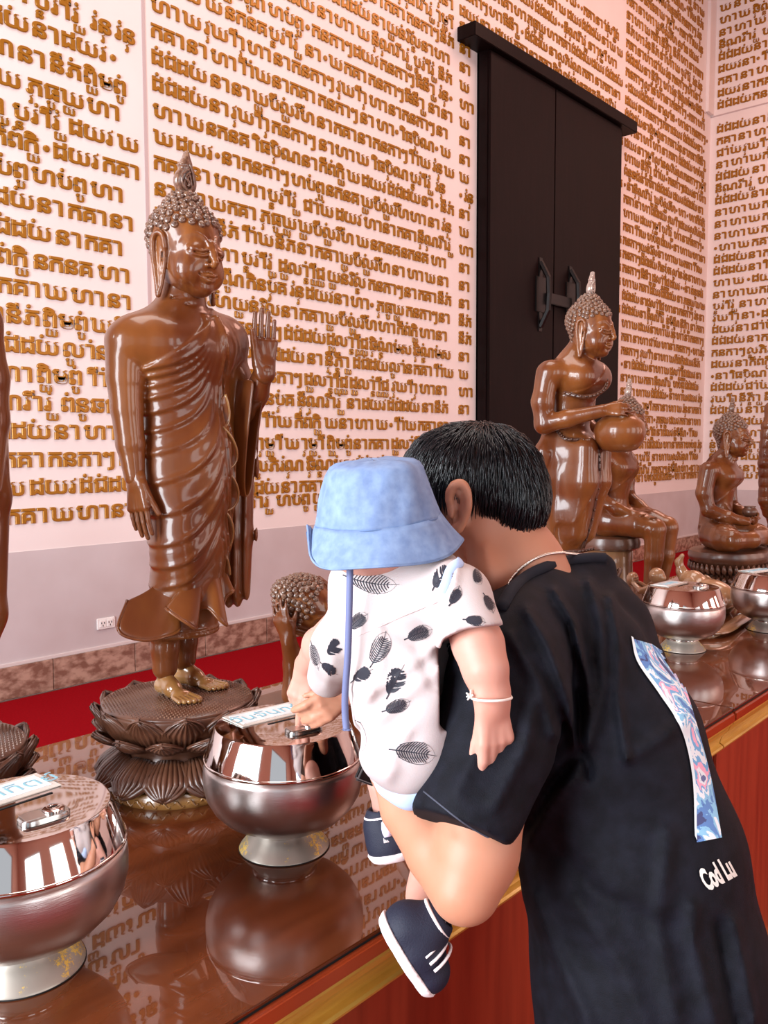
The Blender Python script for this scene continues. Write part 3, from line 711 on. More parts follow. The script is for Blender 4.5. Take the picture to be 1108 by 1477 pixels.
    for nm, lo, hi, f in (('right_hand', (-.16, -.09, .29), (-.06, .04, .45), lambda Q: hand(Q, (-.110, -.018, .425), (.0, -.12, -1), (1, 0, 0), (.25, -1, 0), .112, (.10, .12, .10), .015, (.35, .05), .0008)),
                          ('left_hand', (.09, -.15, .58), (.21, -.02, .77), lambda Q: hand(Q, (.142, -.088, .634), (.04, .04, 1), (-.35, -1, 0), (-1, .35, 0), .122, (.06, .08, .12), .02, (.28, .12), .0008)),
                          ('right_foot', (-.085, -.15, -.005), (.01, .05, .10), lambda Q: foot(Q, (-.036, .023, 0), .108, -.06, .004)),
                          ('left_foot', (-.03, -.12, -.005), (.10, .09, .10), lambda Q: foot(Q, (.032, .056, 0), .108, .20, .004))):
        Q = SDF(lo, hi, .0015); f(Q); Q.build(nm, M_wood if 'hand' in nm else M_woodg, parent, smooth=1).location = org
    return o
org = (.988-BX, 1.41-BY, .172)
bd = stand_body(ST, org)
def cloth_sheet(name, P, th, parent, m=M_wood, org=org):
    o = MB().grid(P).build(name, m, parent); solid(o, th); o.location = org
    s_ = o.modifiers.new('s', 'SUBSURF'); s_.levels = 1; s_.render_levels = 1; return o
# flared wavy hem across the shins: its lower edge runs in S-shaped loops
low = spline([(-.120, .004, .200), (-.150, -.012, .150), (-.118, -.040, .130), (-.084, -.060, .134), (-.056, -.066, .142), (-.050, -.050, .165), (-.068, -.046, .185), (-.078, -.066, .182), (-.058, -.092, .160), (-.036, -.092, .146), (-.024, -.068, .158), (-.012, -.058, .172), (.004, -.074, .176), (.014, -.096, .156), (.034, -.094, .142), (.044, -.066, .160), (.058, -.060, .188), (.072, -.066, .200), (.084, -.040, .205), (.080, -.010, .21)], 6)
nu = len(low); nv = 11; P = np.zeros((nu, nv, 3)); eL = []
for i in range(nu):
    u = i/(nu-1); a = PI*1.04+u*PI*.90; t3 = np.array((.004+.068*math.cos(a), .050*math.sin(a), .235+.050*u))
    for j in range(nv):
        v = j/(nv-1); e_ = v**1.6; P[i, j] = (t3[0]*(1-e_)+low[i][0]*e_, t3[1]*(1-e_)+low[i][1]*e_-.008*math.sin(v*PI), t3[2]*(1-v)+low[i][2]*v)
    eL.append(P[i, -1].copy())
cloth_sheet('robe_hem', P, .0045, ST)
e = MB().tube(eL, .0032, 6).build('hem_edge', M_wood, ST); e.location = org
# zig-zag cascade of the robe's free edge down the left side of the chest
nu = 90; nv = 7; P = np.zeros((nu, nv, 3)); edge = []
for i in range(nu):
    u = i/(nu-1); z = .575-.340*u; ph = u*2*PI*4.2; amp = .45+.55*math.sin(min(1, u*1.15)*PI)
    for j in range(nv):
        v = j/(nv-1)
        x = .050+.012*u+v*(.010+.016*math.sin(ph))*amp; y = -.058+.016*u-v*.026*amp-.004*math.cos(ph)*v
        P[i, j] = (x, y, z+v*.012*math.cos(ph+.6))
    edge.append(P[i, -1].copy())
cloth_sheet('robe_cascade', P, .0045, ST)
e = MB().tube(edge, .0026, 6).build('cascade_edge', M_woodg, ST); e.location = org
e = MB().tube([p_+np.array((.012, .012, 0)) for p_ in lp0], .0036, 6).build('robe_fold_edge', M_wood, ST) if False else None
# looped edge below the raised hand
b = MB(); lp = spline([(.118, -.085, .615), (.112, -.078, .54), (.110, -.068, .47), (.112, -.060, .41), (.120, -.055, .385), (.132, -.055, .40), (.140, -.058, .46), (.146, -.065, .53), (.150, -.075, .585)], 5)
P = np.zeros((len(lp), 5, 3))
for i, p in enumerate(lp):
    for j in range(5): v = j/4; P[i, j] = (p[0]+.010*v*0, p[1]+.07*v, p[2]+.01*v)
cloth_sheet('sleeve_loop', P, .0055, ST)
put_head(ST, (org[0]+.012, org[1]-.008, org[2]+.772), .192, rx=.10, rz=.05, fin=.42)

# ------------------------------------------------------------------ other standing statues (left edge, right edge)
def other_standing(x, y, label, rz=0, rings=False):
    t = tag(empty('standing_statue', (x, y, ZT), rz), label, 'statue'); lotus(t, .140, .172)
    S = SDF((-.21, -.13, -.01), (.21, .13, .80), .0045); F_ = lambda f: ((0, 1, 0), f)
    S.chain([(0, 0, .67), (0, -.005, .58), (0, -.01, .47), (0, -.012, .36), (0, 0, .22), (0, 0, .12)], [.105, .092, .100, .095, .080, .088], .02, F_(.70))
    S.cap((-.12, 0, .69), (.12, 0, .69), .045, .045, .03); S.cap((0, 0, .70), (0, 0, .785), .05, .043, .03)
    for s_ in (-1, 1):
        S.chain([(s_*.128, .004, .688), (s_*.140, .004, .60), (s_*.140, 0, .53), (s_*.128, -.02, .42)], [.040, .036, .032, .021], .012)
        hand(S, (s_*.128, -.022, .42), (0, -.1, -1), (-s_, 0, 0), (0, -1, 0), .105, (.1, .1, .1), .02, (.35, .05), .003)
        S.chain([(s_*.150, .02, .60), (s_*.148, .025, .40), (s_*.125, .02, .20), (s_*.105, .015, .13)], [.03, .034, .04, .035], .015)
        S.chain([(s_*.035, .01, .14), (s_*.035, .015, .05)], [.03, .025], .01); foot(S, (s_*.036, .03, 0), .105, s_*.12)
    if rings:
        S.disp(lambda a, b_, z: .004*np.abs(np.sin(z*PI/.052+.25*a/.1))**.5*(z < .62)*(z > .15), .02)
    else: S.disp(lambda a, b_, z: .0035*np.exp(-((np.mod(z+a*a*3, .045)-.02)/.006)**2)*(z < .64)*(z > .12)*(np.abs(a) < .13), .02)
    ox = 0 if rings else -.028
    S.build('body', M_wood, t).location = (ox, 0, .172)
    put_head(t, (ox, -.008, .172+.772), .192, rx=.1)
    return t
LSX = BX-.86
other_standing(.530, 1.460, 'wooden standing statue cut off by the left edge, only robe strip and lotus showing')
RS = at_x(1118, 700, 5.0)
other_standing(5.0, RS.y-.02, 'standing wooden statue at the right edge with ring-like robe folds', 0, True)

# ------------------------------------------------------------------ statue holding an alms bowl
AX, AY, AZ = 2.70, 1.500, .240
AB = tag(empty('standing_statue', (AX, AY, ZT)), 'slender standing wooden statue holding a round alms bowl in front of the dark shutter', 'statue')
lotus(AB, .135, AZ)
S = SDF((-.19, -.27, -.01), (.19, .19, .80), .0036); F_ = lambda f: ((0, 1, 0), f)
S.chain([(0, .01, .66), (0, .025, .56), (0, .035, .47), (0, .01, .40), (0, .0, .30), (0, .02, .20), (0, .04, .055)], [.100, .080, .078, .090, .092, .088, .074], .02, F_(.80))
S.cap((-.05, -.04, .655), (.05, -.04, .655), .052, .052, .03); S.cap((-.115, .035, .668), (.115, .035, .668), .044, .044, .03)
S.cap((0, .03, .68), (0, -.005, .755), .05, .043, .03)
S.chain([(-.045, -.055, .41), (-.045, -.055, .30), (-.035, -.02, .12)], [.045, .042, .035], .03); S.chain([(.045, -.055, .41), (.045, -.055, .30), (.035, -.02, .12)], [.045, .042, .035], .03)
S.ell((0, .055, .36), (.115, .05, .13), .03)
for s_ in (-1, 1):      # robe wings flaring behind
    S.chain([(s_*.075, .06, .50), (s_*.115, .075, .40), (s_*.130, .095, .25), (s_*.120, .105, .06)], [.018, .022, .024, .022], .025, flat=((1, 0, 0), .7))
    S.chain([(s_*.08, .07, .30), (s_*.09, .08, .06)], .035, .03)
sl = S.box_of((-.2, -.3, -.01), (.2, .2, .055))[0]; S.D[sl] = np.maximum(S.D[sl], (.045-(np.arange(sl[2].start, sl[2].stop)*S.h+S.lo[2]))[None, None, :].astype(np.float32))
for s_ in (-1, 1):
    S.chain([(s_*.032, .03, .10), (s_*.032, .035, .045)], [.028, .024], .008); foot(S, (s_*.034, .045, 0), .10, s_*.1)
    S.chain([(s_*.128, .045, .665), (s_*.142, .055, .57), (s_*.138, .050, .495)], [.040, .037, .033], .014)
    e = (s_*.138, .050, .495)
S.chain([(-.138, .05, .495), (-.120, -.03, .512), (-.085, -.135, .535)], [.033, .029, .021], .012)
hand(S, (-.082, -.142, .537), (.35, -1, .05), (.6, .2, -.6), (.3, .0, 1), .105, None, .02, (.5, .3), .003, curls=[(.5, .8, .6)]*4)
S.chain([(.138, .05, .495), (.115, -.03, .455), (.07, -.115, .425)], [.033, .029, .021], .012)
hand(S, (.06, -.122, .425), (-.6, -1, .1), (-.2, .1, 1), (-1, .3, .2), .105, (.15, .15, .15), .03, (.6, .2), .003)
S.disp(lambda x, y, z: .003*np.clip((.60+.35*(y+.02)*0+(x+.085)*.78-z)/.003, 0, 1)*np.clip((z-.57)/.02, 0, 1)+.0025*np.exp(-(np.mod(x+.013*np.sin(z*12)+y*.2, .05)-.025)**2/.00002)*(z < .40), .015)
S.build('body', M_wood, AB).location = (0, 0, AZ)
MB().lathe([(.002, -.076), (.03, -.074), (.058, -.066), (.079, -.036), (.086, -.005), (.080, .022), (.060, .040), (.050, .048), (.050, .056), (.055, .060), (.048, .060), (.044, .05), (.03, .046)], 40, (0, -.158, AZ+.474)).build('held_bowl', M_wood, AB)
# carved borders of the robe
b = MB()
for pts in ([(-.098, .0, .60), (-.075, -.066, .585), (-.02, -.094, .60), (.03, -.092, .635), (.045, -.07, .69)], [(-.02, -.088, .42), (-.012, -.092, .34), (-.010, -.072, .20), (-.008, -.030, .06)], [(-.148, .07, .40), (-.154, .095, .25), (-.142, .108, .07)], [(-.14, .1, .06), (-.09, .01, .055), (-.04, -.045, .06), (.04, -.045, .06)], [(-.085, .03, .47), (-.098, -.01, .445), (-.06, -.075, .44)]):
    sp = spline(pts, 8); b.tube(sp, .0075, 6, flat=(-.6, -1, 0))
    for i in range(0, len(sp), 2): b.tube([(sp[i][0]-.004, sp[i][1]-.005, sp[i][2]-.004), (sp[i][0]-.005, sp[i][1]-.007, sp[i][2]+.004)], .003, 5)
b.build('robe_border', M_woodd, AB).location = (0, 0, AZ)
put_head(AB, (0, -.035, AZ+.728), .205, rx=.10, fin=.40, fm=mat('silvered_wood', (.42, .33, .28), .25, metal=.5), slim=.75)

# ------------------------------------------------------------------ statue seated on a tree stump
TX, TY = 3.45, 1.66
TS = tag(empty('seated_statue', (TX, TY, ZT)), 'wooden statue seated on a tree stump with hands on its knees', 'statue')
S = SDF((-.18, -.25, -.02), (.18, .17, .72), .0042)
S.chain([(0, .09, .36), (0, .085, .44), (0, .075, .52), (0, .07, .585)], [.088, .078, .086, .090], .02, ((0, 1, 0), .72))
S.cap((-.10, .07, .60), (.10, .07, .60), .042, .042, .03); S.cap((0, .065, .61), (0, .03, .69), .046, .040, .03); S.cap((-.045, .03, .57), (.045, .03, .57), .043, .043, .03)
S.cap((-.05, .08, .345), (.05, .08, .345), .075, .075, .03)
for s_ in (-1, 1):
    S.chain([(s_*.06, .07, .340), (s_*.065, -.07, .335), (s_*.06, -.135, .320)], [.060, .054, .046], .015)
    S.chain([(s_*.06, -.140, .315), (s_*.055, -.135, .20), (s_*.05, -.12, .085)], [.045, .038, .029], .012); foot(S, (s_*.052, -.10, .035), .105, s_*.15)
    S.chain([(s_*.118, .08, .60), (s_*.135, .085, .51), (s_*.130, .075, .44)], [.038, .034, .030], .012)
    S.chain([(s_*.130, .075, .44), (s_*.11, .01, .40), (s_*.08, -.05, .375)], [.030, .026, .019], .012)
    hand(S, (s_*.08, -.055, .373), (-s_*.1, -1, -.12), (0, 0, 1) if s_ < 0 else (0, 0, -1), (s_*1, 0, 0) if s_ < 0 else (-1, 0, 0), .10, (.08, .1, .1), .03, (.4, .1), .003)
S.disp(lambda x, y, z: .003*np.exp(-((z-.47-(x+.08)*.9)/.005)**2)*(z > .4)*(y < .06)+.003*np.exp(-((x-.045-(.6-z)*.05)/.006)**2)*(y < 0.04)*(z > .42)*(z < .62), .012)
S.build('body', M_wood, TS)
MB().lathe([(.130, .0), (.122, .03), (.108, .08), (.104, .15), (.106, .22)], 30, (0, .10, .01), 1, 1).build('stump', mat('stump_wood', (.17, .07, .028), .3, noise=(10, (.26, .13, .06), 4, (4, 4, .3), .3, .7), coat=.6), TS)
MB().lathe([(.115, .215), (.134, .225), (.137, .245), (.131, .268), (.118, .276), (.01, .278)], 30, (0, .10, .0)).build('stump_seat', M_woodd, TS, sharp=40)
S = SDF((-.2, -.26, -.01), (.2, .2, .08), .006); r_ = random.Random(3)
for k in range(16): S.ell((r_.uniform(-.13, .13), r_.uniform(-.19, .13), .012), (r_.uniform(.04, .07), r_.uniform(.04, .07), r_.uniform(.02, .035)), .012)
S.ell((0, -.08, .01), (.15, .14, .03), .01); sl = S.box_of((-.3, -.3, -.1), (.3, .3, -.001))[0]; S.D[:, :, :3] = np.maximum(S.D[:, :, :3], .003)
S.build('rocky_base', M_woodd, TS)
put_head(TS, (0, .022, .674), .195, rx=.08, fin=.42, fm=bpy.data.materials['silvered_wood'], slim=.7)

# ------------------------------------------------------------------ meditating statue
EX, EY = 4.20, 1.50
ME = tag(empty('seated_statue', (EX, EY, ZT)), 'cross-legged meditating wooden statue on a carved oval pedestal, small bowl in its lap', 'statue')
S = SDF((-.24, -.22, -.01), (.24, .18, .66), .0045); z0 = .17
S.chain([(0, .075, z0+.09), (0, .075, z0+.20), (0, .07, z0+.29), (0, .06, z0+.36)], [.105, .088, .096, .100], .02, ((0, 1, 0), .75))
S.cap((-.115, .06, z0+.375), (.115, .06, z0+.375), .045, .045, .03); S.cap((0, .055, z0+.39), (0, .02, z0+.47), .05, .044, .03); S.cap((-.05, .01, z0+.345), (.05, .01, z0+.345), .046, .046, .03)
for s_ in (-1, 1):
    S.chain([(s_*.08, .05, z0+.07), (s_*.16, -.03, z0+.06), (s_*.185, -.07, z0+.055)], [.072, .062, .05], .02)
    S.chain([(s_*.185, -.075, z0+.055), (s_*.08, -.125, z0+.055), (-s_*.05, -.12, z0+(.075 if s_ > 0 else .05))], [.045, .038, .026], .012)
    S.chain([(s_*.135, .065, z0+.375), (s_*.155, .075, z0+.27), (s_*.150, .055, z0+.19)], [.043, .038, .033], .012)
    S.chain([(s_*.150, .055, z0+.19), (s_*.115, -.03, z0+.155), (s_*.05, -.085, z0+.135)], [.033, .028, .021], .012)
    hand(S, (s_*.045, -.088, z0+.135+(.01 if s_ > 0 else 0)), (-s_, -.25, .0), (0, 0, 1), (0, -1, .4), .10, (.15, .2, .2), .02, (.5, .5), .003)
S.disp(lambda x, y, z: .003*np.exp(-((z-z0-.22-(x+.09)*1.0)/.005)**2)*(y < .05)+.0028*np.exp(-(np.mod(z+x*.8, .03)-.015)**2/.00001)*(z < z0+.22)*(z > z0+.1)*(y < .03), .012)
S.build('body', M_wood, ME)
MB().lathe([(.001, 0), (.02, .001), (.034, .015), (.036, .028), (.028, .042), (.024, .046), (.027, .052), (.02, .052)], 24, (0, -.085, z0+.155)).build('lap_bowl', M_woodd, ME)
MB().lathe([(.22, 0), (.225, .012), (.22, .03), (.20, .04), (.185, .06), (.20, .085), (.225, .115), (.235, .125), (.24, .145), (.232, .165), (.20, .172), (.01, .173)], 48, (0, .0, 0), 1.0, .78).build('pedestal', M_woodd, ME, sharp=40)
b = MB()
for k in range(44):
    a = 2*PI*k/44; c, s_ = math.cos(a), math.sin(a)
    for q, (ra, rb2, za, zb2) in enumerate(((.205, .232, .060, .112), (.228, .205, .022, .055))):
        b.tube([(ra*c, ra*s_*.78, za), ((ra+rb2)/2*c*1.04, (ra+rb2)/2*s_*.78*1.04, (za+zb2)/2), (rb2*c, rb2*s_*.78, zb2)], [.006, .013, .004], 6)
b.build('pedestal_carving', M_woodd, ME)['kind'] = 'stuff'
put_head(ME, (0, .012, z0+.445), .205, rx=.06, fin=.36, slim=.6)

# ------------------------------------------------------------------ reclining statue, head resting on the hand
RX, RY = 1.485, 1.60
RC = tag(empty('reclining_statue', (RX, RY, ZT)), 'reclining wooden statue resting its curly head on one hand, behind the baby', 'statue')
S = SDF((-.14, -.16, -.01), (.92, .16, .34), .0055)
S.chain([(-.035, .0, .034), (-.040, -.010, .11), (-.068, -.02, .175)], [.030, .028, .020], .012)
hand(S, (-.071, -.022, .18), (-.36, .05, 1), (1, .1, .3), (.2, -1, .3), .115, (.12, .22, .2), .05, (.4, .3), .003)
S.chain([(-.03, 0, .028), (.05, .03, .045), (.14, .02, .07)], [.030, .036, .045], .015)
S.chain([(.06, .0, .20), (.12, .0, .15), (.20, .0, .12), (.34, .0, .105), (.48, 0, .11), (.62, 0, .075), (.85, 0, .045)], [.045, .07, .095, .080, .090, .060, .032], .03, ((0, 1, 0), .8))
S.chain([(.20, -.06, .18), (.36, -.085, .16), (.52, -.07, .17)], [.036, .030, .020], .015)
S.disp(lambda x, y, z: .0035*np.exp(-((np.mod(x+z*.6, .06)-.03)/.008)**2)*(x > .22)*(x < .84), .015)
sl = S.D[:, :, 0:3]; np.maximum(sl, .003, out=sl)
S.build('body', M_wood, RC)
h = put_head(RC, (.065, .005, .19), .205, fin=.30)
for c_ in list(h.children):
    if c_.name.startswith('flame'): bpy.data.objects.remove(c_)
zc = Vector((-.86, .0, .50)).normalized(); yf = Vector((-.10, .93, .25)); yf = (yf-zc*yf.dot(zc)).normalized(); xc = yf.cross(zc)
Rm = Matrix((xc, yf, zc)).transposed().to_4x4()
h.matrix_local = Matrix.Translation(Vector((.0, .0, .262))-(Rm @ Vector((0, .05, .56)))*.205) @ Rm @ Matrix.Scale(.205, 4)
MB().box((-.16, -.10, 0), (.90, .11, .012), .003).build('plank_base', M_woodd, RC, smooth=False)

# ------------------------------------------------------------------ elephant and monkey before the stump statue
EL = tag(empty('elephant_carving', (3.36, 1.30, ZT)), 'small carved wooden elephant with raised trunk behind the steel bowls', 'carving')
S = SDF((-.16, -.26, -.005), (.12, .14, .27), .0035)
S.ell((0, -.03, .075), (.065, .10, .065), .02); S.ell((-.005, .045, .115), (.047, .052, .052), .02)            # trunk of the body, head
S.chain([(-.005, .075, .12), (-.012, .095, .155), (-.018, .105, .195), (-.02, .088, .222)], [.028, .020, .014, .009], .012)
for s_ in (-1, 1):
    S.ell((s_*.052, .03, .10), (.012, .040, .046), .008); S.chain([(s_*.02, .085, .10), (s_*.026, .115, .105)], [.007, .004], .004)
    S.chain([(s_*.045, .03, .06), (s_*.05, .05, .018)], [.026, .024], .012); S.chain([(s_*.055, -.09, .06), (s_*.07, -.05, .022), (s_*.07, -.01, .018)], [.036, .026, .022], .012)
    S.ell((s_*.022, .083, .135), .006, .003)
S.chain([(0, -.125, .09), (0, -.14, .05), (.01, -.13, .02)], [.007, .005, .004], .004)
sl = S.D[:, :, 0:2]; np.maximum(sl, .002, out=sl)
S.build('body', mat('light_carved_wood', (.25, .115, .05), .28, noise=(14, (.36, .19, .09), 4, (1, 1, 1), .3, .7), coat=.8), EL)
EL.rotation_euler = (0, 0, math.radians(-12))
MK = tag(empty('monkey_carving', (3.19, 1.43, ZT)), 'small carved wooden monkey with a round head holding up a honeycomb', 'carving')
S = SDF((-.10, -.09, -.005), (.10, .14, .20), .0033)
S.chain([(0, 0, .035), (0, .0, .10)], [.040, .034], .012); S.ell((0, -.01, .158), (.030, .031, .031), .006); S.ell((0, -.036, .150), (.014, .012, .012), .006)
for s_ in (-1, 1):
    S.ell((s_*.030, -.006, .160), (.006, .009, .010), .003); S.chain([(s_*.02, .01, .03), (s_*.045, -.03, .05), (s_*.03, -.05, .012)], [.022, .018, .012], .008)
    S.chain([(s_*.03, .0, .115), (s_*.035, .04, .095), (s_*.022, .075, .12)], [.013, .011, .009], .006)
S.ell((0, .090, .135), (.030, .022, .028), .004)
for a in range(5):
    for c_ in range(4): S.ell((-.022+.011*a, .073, .116+.011*c_), .0045, .001, op='cut')
sl = S.D[:, :, 0:2]; np.maximum(sl, .002, out=sl)
S.build('body', bpy.data.materials['light_carved_wood'], MK)
# wooden paddle with a white tip lying on the table
PD = tag(empty('wooden_paddle', (0, 0, ZT)), 'curved wooden stick with a pale white tip lying beside the far steel bowls', 'stick')
q = [at_z(1005, 919, ZT), at_z(1040, 917, ZT), at_z(1060, 905, ZT), at_z(1078, 893, ZT)]
P = spline([(v.x, v.y, .016) for v in q], 6); MB().tube(P, .030, 8, flat=(0, 0, 1)).build('stick', bpy.data.materials['light_carved_wood'], PD)
v = Vector(P[-1]); d_ = (Vector(P[-1])-Vector(P[-4])).normalized(); MB().tube([v-d_*.01, v+d_*.045, v+d_*.10], [.033, .034, .030], 8, flat=(0, 0, 1)).build('white_tip', M_white, PD)
# ================================================================== THE MAN AND THE BABY
# bodies are sculpted in a frame with x to the right, y up and z towards the viewer, then baked into the room
def L(px, py, d): return ((px-554)/FPX*d, -(py-738.5)/FPX*d, -d)
def bake(o, root):
    me = o.data; me.transform(cam.matrix_world); me.transform(Matrix.Translation(-root.location)); me.update(); o.parent = root; return o
def pxs(px, d): return px/FPX*d
M_skin = mat('adult_skin', (.45, .20, .12), .5, noise=(5, (.50, .235, .15), 4, (1, 1, 1), .35, .7), sss=.15, spec=.4)
M_bskin = mat('baby_skin', (.52, .245, .18), .5, noise=(6, (.57, .30, .24), 4, (1, 1, 1), .35, .7), sss=.2, spec=.4)
M_hair = mat('black_hair', (.0035, .0035, .005), .30, spec=.5)
M_black = mat('black_cotton', (.0032, .0034, .0060), .75, noise=(40, (.0075, .008, .014), 3, (1, 1, 1), .35, .7), bump=(700, .35, (1, 1, 1)), spec=.16)
M_blackrib = mat('black_rib_knit', (.013, .014, .021), .85, spec=.2)
M_white_shirt = mat('white_cotton', (.46, .385, .37), .8, noise=(3, (.49, .43, .43), 3, (1, 1, 1), .3, .7), bump=(500, .12, (1, 1, 1)), sss=.1)
M_print = mat('black_print', (.012, .012, .022), .7)
M_denim = mat('pale_blue_denim', (.13, .20, .36), .8, noise=(70, (.20, .29, .46), 8, (1, 1, 1), .35, .72), bump=(55, .5, (1, 1, 1)))
M_seam = mat('blue_thread', (.10, .17, .33), .8)
M_strap = mat('blue_strap', (.12, .14, .27), .7)
M_pblue = mat('pale_blue_cotton', (.42, .56, .82), .8)
M_navy = mat('navy_canvas', (.004, .006, .022), .7, bump=(600, .3, (1, 1, 1)))
M_sole = mat('white_rubber', (.78, .70, .70), .5)
M_silver = mat('silver_chain', (.72, .68, .62), .2, metal=1)

def near_lines(fl, lines):
    """height of soft ridges laid along polylines given in the viewing frame's angular units"""
    def f(x, y, z):
        u = 554-FPX*x/z; v = 738.5+FPX*y/z; h = np.zeros_like(x)
        for pts, A, w_ in lines:
            best = np.full_like(x, 1e9)
            for (a, b), (c, d) in zip(pts[:-1], pts[1:]):
                dx, dy = c-a, d-b; t = np.clip(((u-a)*dx+(v-b)*dy)/(dx*dx+dy*dy), 0, 1)
                best = np.minimum(best, np.hypot(u-a-t*dx, v-b-t*dy))
            h += A*np.exp(-(best/w_)**2)
        return h
    return f

man = tag(empty('person', (at(930, 1400, 1.2).x, at(930, 1400, 1.2).y, ZF)), 'person in a black printed t-shirt leaning over the table, holding the baby', 'person')
# ---- skin: head, neck, arms
S = SDF((-.15, -.52, -1.50), (.34, .16, -.90), .0034)
hd = 1.27
def E(S, px, py, d, rx, ry, rz, k=.01, op='add', rot=None): S.ell(L(px, py, d), (pxs(rx, d), pxs(ry, d), rz), k, rot, op)
E(S, 684, 702, hd, 90, 84, .076, 0); E(S, 640, 752, hd+.02, 56, 62, .062, .03); E(S, 615, 790, hd+.03, 34, 30, .045, .03)
S.chain([L(590, 735, hd+.05), L(572, 760, hd+.06), L(583, 768, hd+.055)], [.012, .014, .012], .015)     # nose
S.chain([L(590, 785, hd+.055), L(583, 792, hd+.055), L(590, 800, hd+.055)], [.009, .009, .010], .008)   # lips
S.chain([L(598, 718, hd+.03), L(588, 722, hd+.055)], .010, .01)                                         # brow
S.chain([L(703, 750, hd), L(745, 820, 1.255), L(785, 895, 1.25)], [.062, .064, .070], .03)              # neck
S.chain([L(688, 770, 1.215), L(700, 830, 1.19), L(735, 880, 1.18)], [.020, .018, .016], .03)            # neck sinew
# ear
ear_c = 1.195
E(S, 663, 731, ear_c, 13, 31, .014, .006)
S.chain(spline([L(652, 738, ear_c-.004), L(648, 715, ear_c-.012), L(655, 700, ear_c-.016), L(667, 698, ear_c-.018), L(674, 711, ear_c-.018), L(675, 732, ear_c-.016), L(668, 751, ear_c-.012), L(661, 764, ear_c-.008), L(657, 760, ear_c-.006)], 4), .0052, .004)
E(S, 661, 723, ear_c-.017, 7, 15, .007, .005, 'cut'); E(S, 659, 743, ear_c-.014, 5, 7, .010, .004, 'cut')
S.chain(spline([L(660, 708, ear_c-.012), L(669, 722, ear_c-.013), L(667, 742, ear_c-.012)], 4), .0035, .004)
E(S, 651, 741, ear_c-.008, 5, 8, .006, .004)
# left arm: short upper arm out of the sleeve, elbow, forearm under the baby
S.chain([L(700, 1150, 1.03), L(686, 1230, 1.00), L(673, 1282, .985)], [.052, .046, .038], .02)
S.chain([L(668, 1282, .985), L(632, 1226, 1.03), L(588, 1165, 1.09), L(562, 1112, 1.14)], [.0385, .039, .034, .025], .007)
hand(S, L(562, 1108, 1.145), (.25, 1, -.45), (.3, .2, -1), (-1, 0, -.2), .14, (.3, .4, .3), .04, (.5, .2), .004, fr=.05)
# right forearm reaching past the baby, hand over the bowl
S.chain([L(640, 1010, 1.27), L(570, 1000, 1.30), L(512, 994, 1.33)], [.036, .030, .023], .012)
hand(S, L(506, 995, 1.33), (-.75, -.45, .35), (.25, -.75, -.6), (-.75, .35, .2), .105, None, .05, (.35, .35), .0015, fr=.074, curls=[(.30, .60, .4), (.75, .9, .5), (.55, .8, .5), (.45, .7, .5)])
S.disp(near_lines(0, [([(655, 1150), (657, 1200)], -.0016, 6), ([(700, 790), (712, 850)], .003, 8), ([(672, 780), (690, 850)], -.003, 8)]), .015)
skin = bake(S.build('body', M_skin, None), man)
# ---- shirt
S = SDF((.02, -1.0, -1.50), (.56, .06, -.86), .0052)
S.chain([L(770, 880, 1.25), L(812, 960, 1.22), L(862, 1080, 1.19), L(905, 1230, 1.17), L(935, 1400, 1.16), L(945, 1620, 1.15)], [.075, .112, .134, .142, .150, .158], .03)
S.chain([L(838, 838, 1.28), L(878, 905, 1.30), L(925, 1050, 1.24), L(975, 1230, 1.20), L(1010, 1440, 1.18), L(1025, 1600, 1.18)], [.032, .052, .062, .072, .088, .10], .05)
S.chain([L(775, 872, 1.20), L(740, 930, 1.12), L(730, 985, 1.07)], [.050, .066, .072], .03)
S.chain([L(735, 960, 1.08), L(712, 1070, 1.045), L(672, 1185, 1.005)], [.072, .070, .0655], .02)
S.chain([L(868, 870, 1.36), L(900, 960, 1.40), L(860, 1060, 1.42)], [.05, .06, .06], .03)
S.chain([L(796, 842, 1.25), L(866, 820, 1.30)], [.020, .024], .02)
S.cap(L(676, 1195, 1.0), L(640, 1290, .97), .10, .12, .004, op='cut') if False else None
n = np.array(L(672, 1190, 1.0))-np.array(L(712, 1075, 1.045)); n /= np.linalg.norm(n)
P0 = np.array(L(669, 1203, 1.003))
sl, X, Y, Z = S.box_of((.02, -.50, -1.10), (L(741, 1200, 1.0)[0]+.012, -.30, -.86))
dd_ = (X-P0[0])*n[0]+(Y-P0[1])*n[1]+(Z-P0[2])*n[2]; S.D[sl] = np.maximum(S.D[sl], np.where(X < L(742, 1200, 1.0)[0], dd_, -1).astype(np.float32))
sl, X, Y, Z = S.box_of((-.1, -.08, -1.6), (.6, .1, -.8))      # neckline
folds = [([(835, 1100), (820, 1010), (790, 930), (760, 880)], .010, 9), ([(845, 1085), (850, 990), (830, 900), (800, 850)], .009, 9), ([(850, 1075), (870, 990), (868, 900), (850, 840)], .009, 9),
         ([(800, 1060), (775, 980), (735, 915)], .008, 9), ([(905, 1095), (890, 1010), (892, 930), (880, 860)], .009, 8), ([(830, 1120), (790, 1160), (760, 1210)], .010, 14), ([(770, 1010), (758, 1080), (715, 1160)], .007, 12),
         ([(905, 1095), (960, 1060), (985, 1040)], .006, 12), ([(850, 1120), (838, 1060), (836, 1000)], -.010, 8), ([(700, 1010), (690, 1080), (660, 1140)], .005, 12),
         ([(1000, 1310), (1000, 1360), (1030, 1477)], .007, 12), ([(1060, 1330), (1070, 1380), (1090, 1477)], .006, 9), ([(965, 1200), (950, 1330), (975, 1477)], .006, 14), ([(1035, 1330), (1045, 1390), (1062, 1477)], -.007, 8),
         ([(770, 1290), (800, 1370), (850, 1477)], .007, 14), ([(830, 1300), (900, 1400), (930, 1477)], .005, 16), ([(740, 1235), (800, 1130), (838, 1085)], -.014, 9), ([(810, 1230), (860, 1290), (960, 1340)], -.006, 18)]
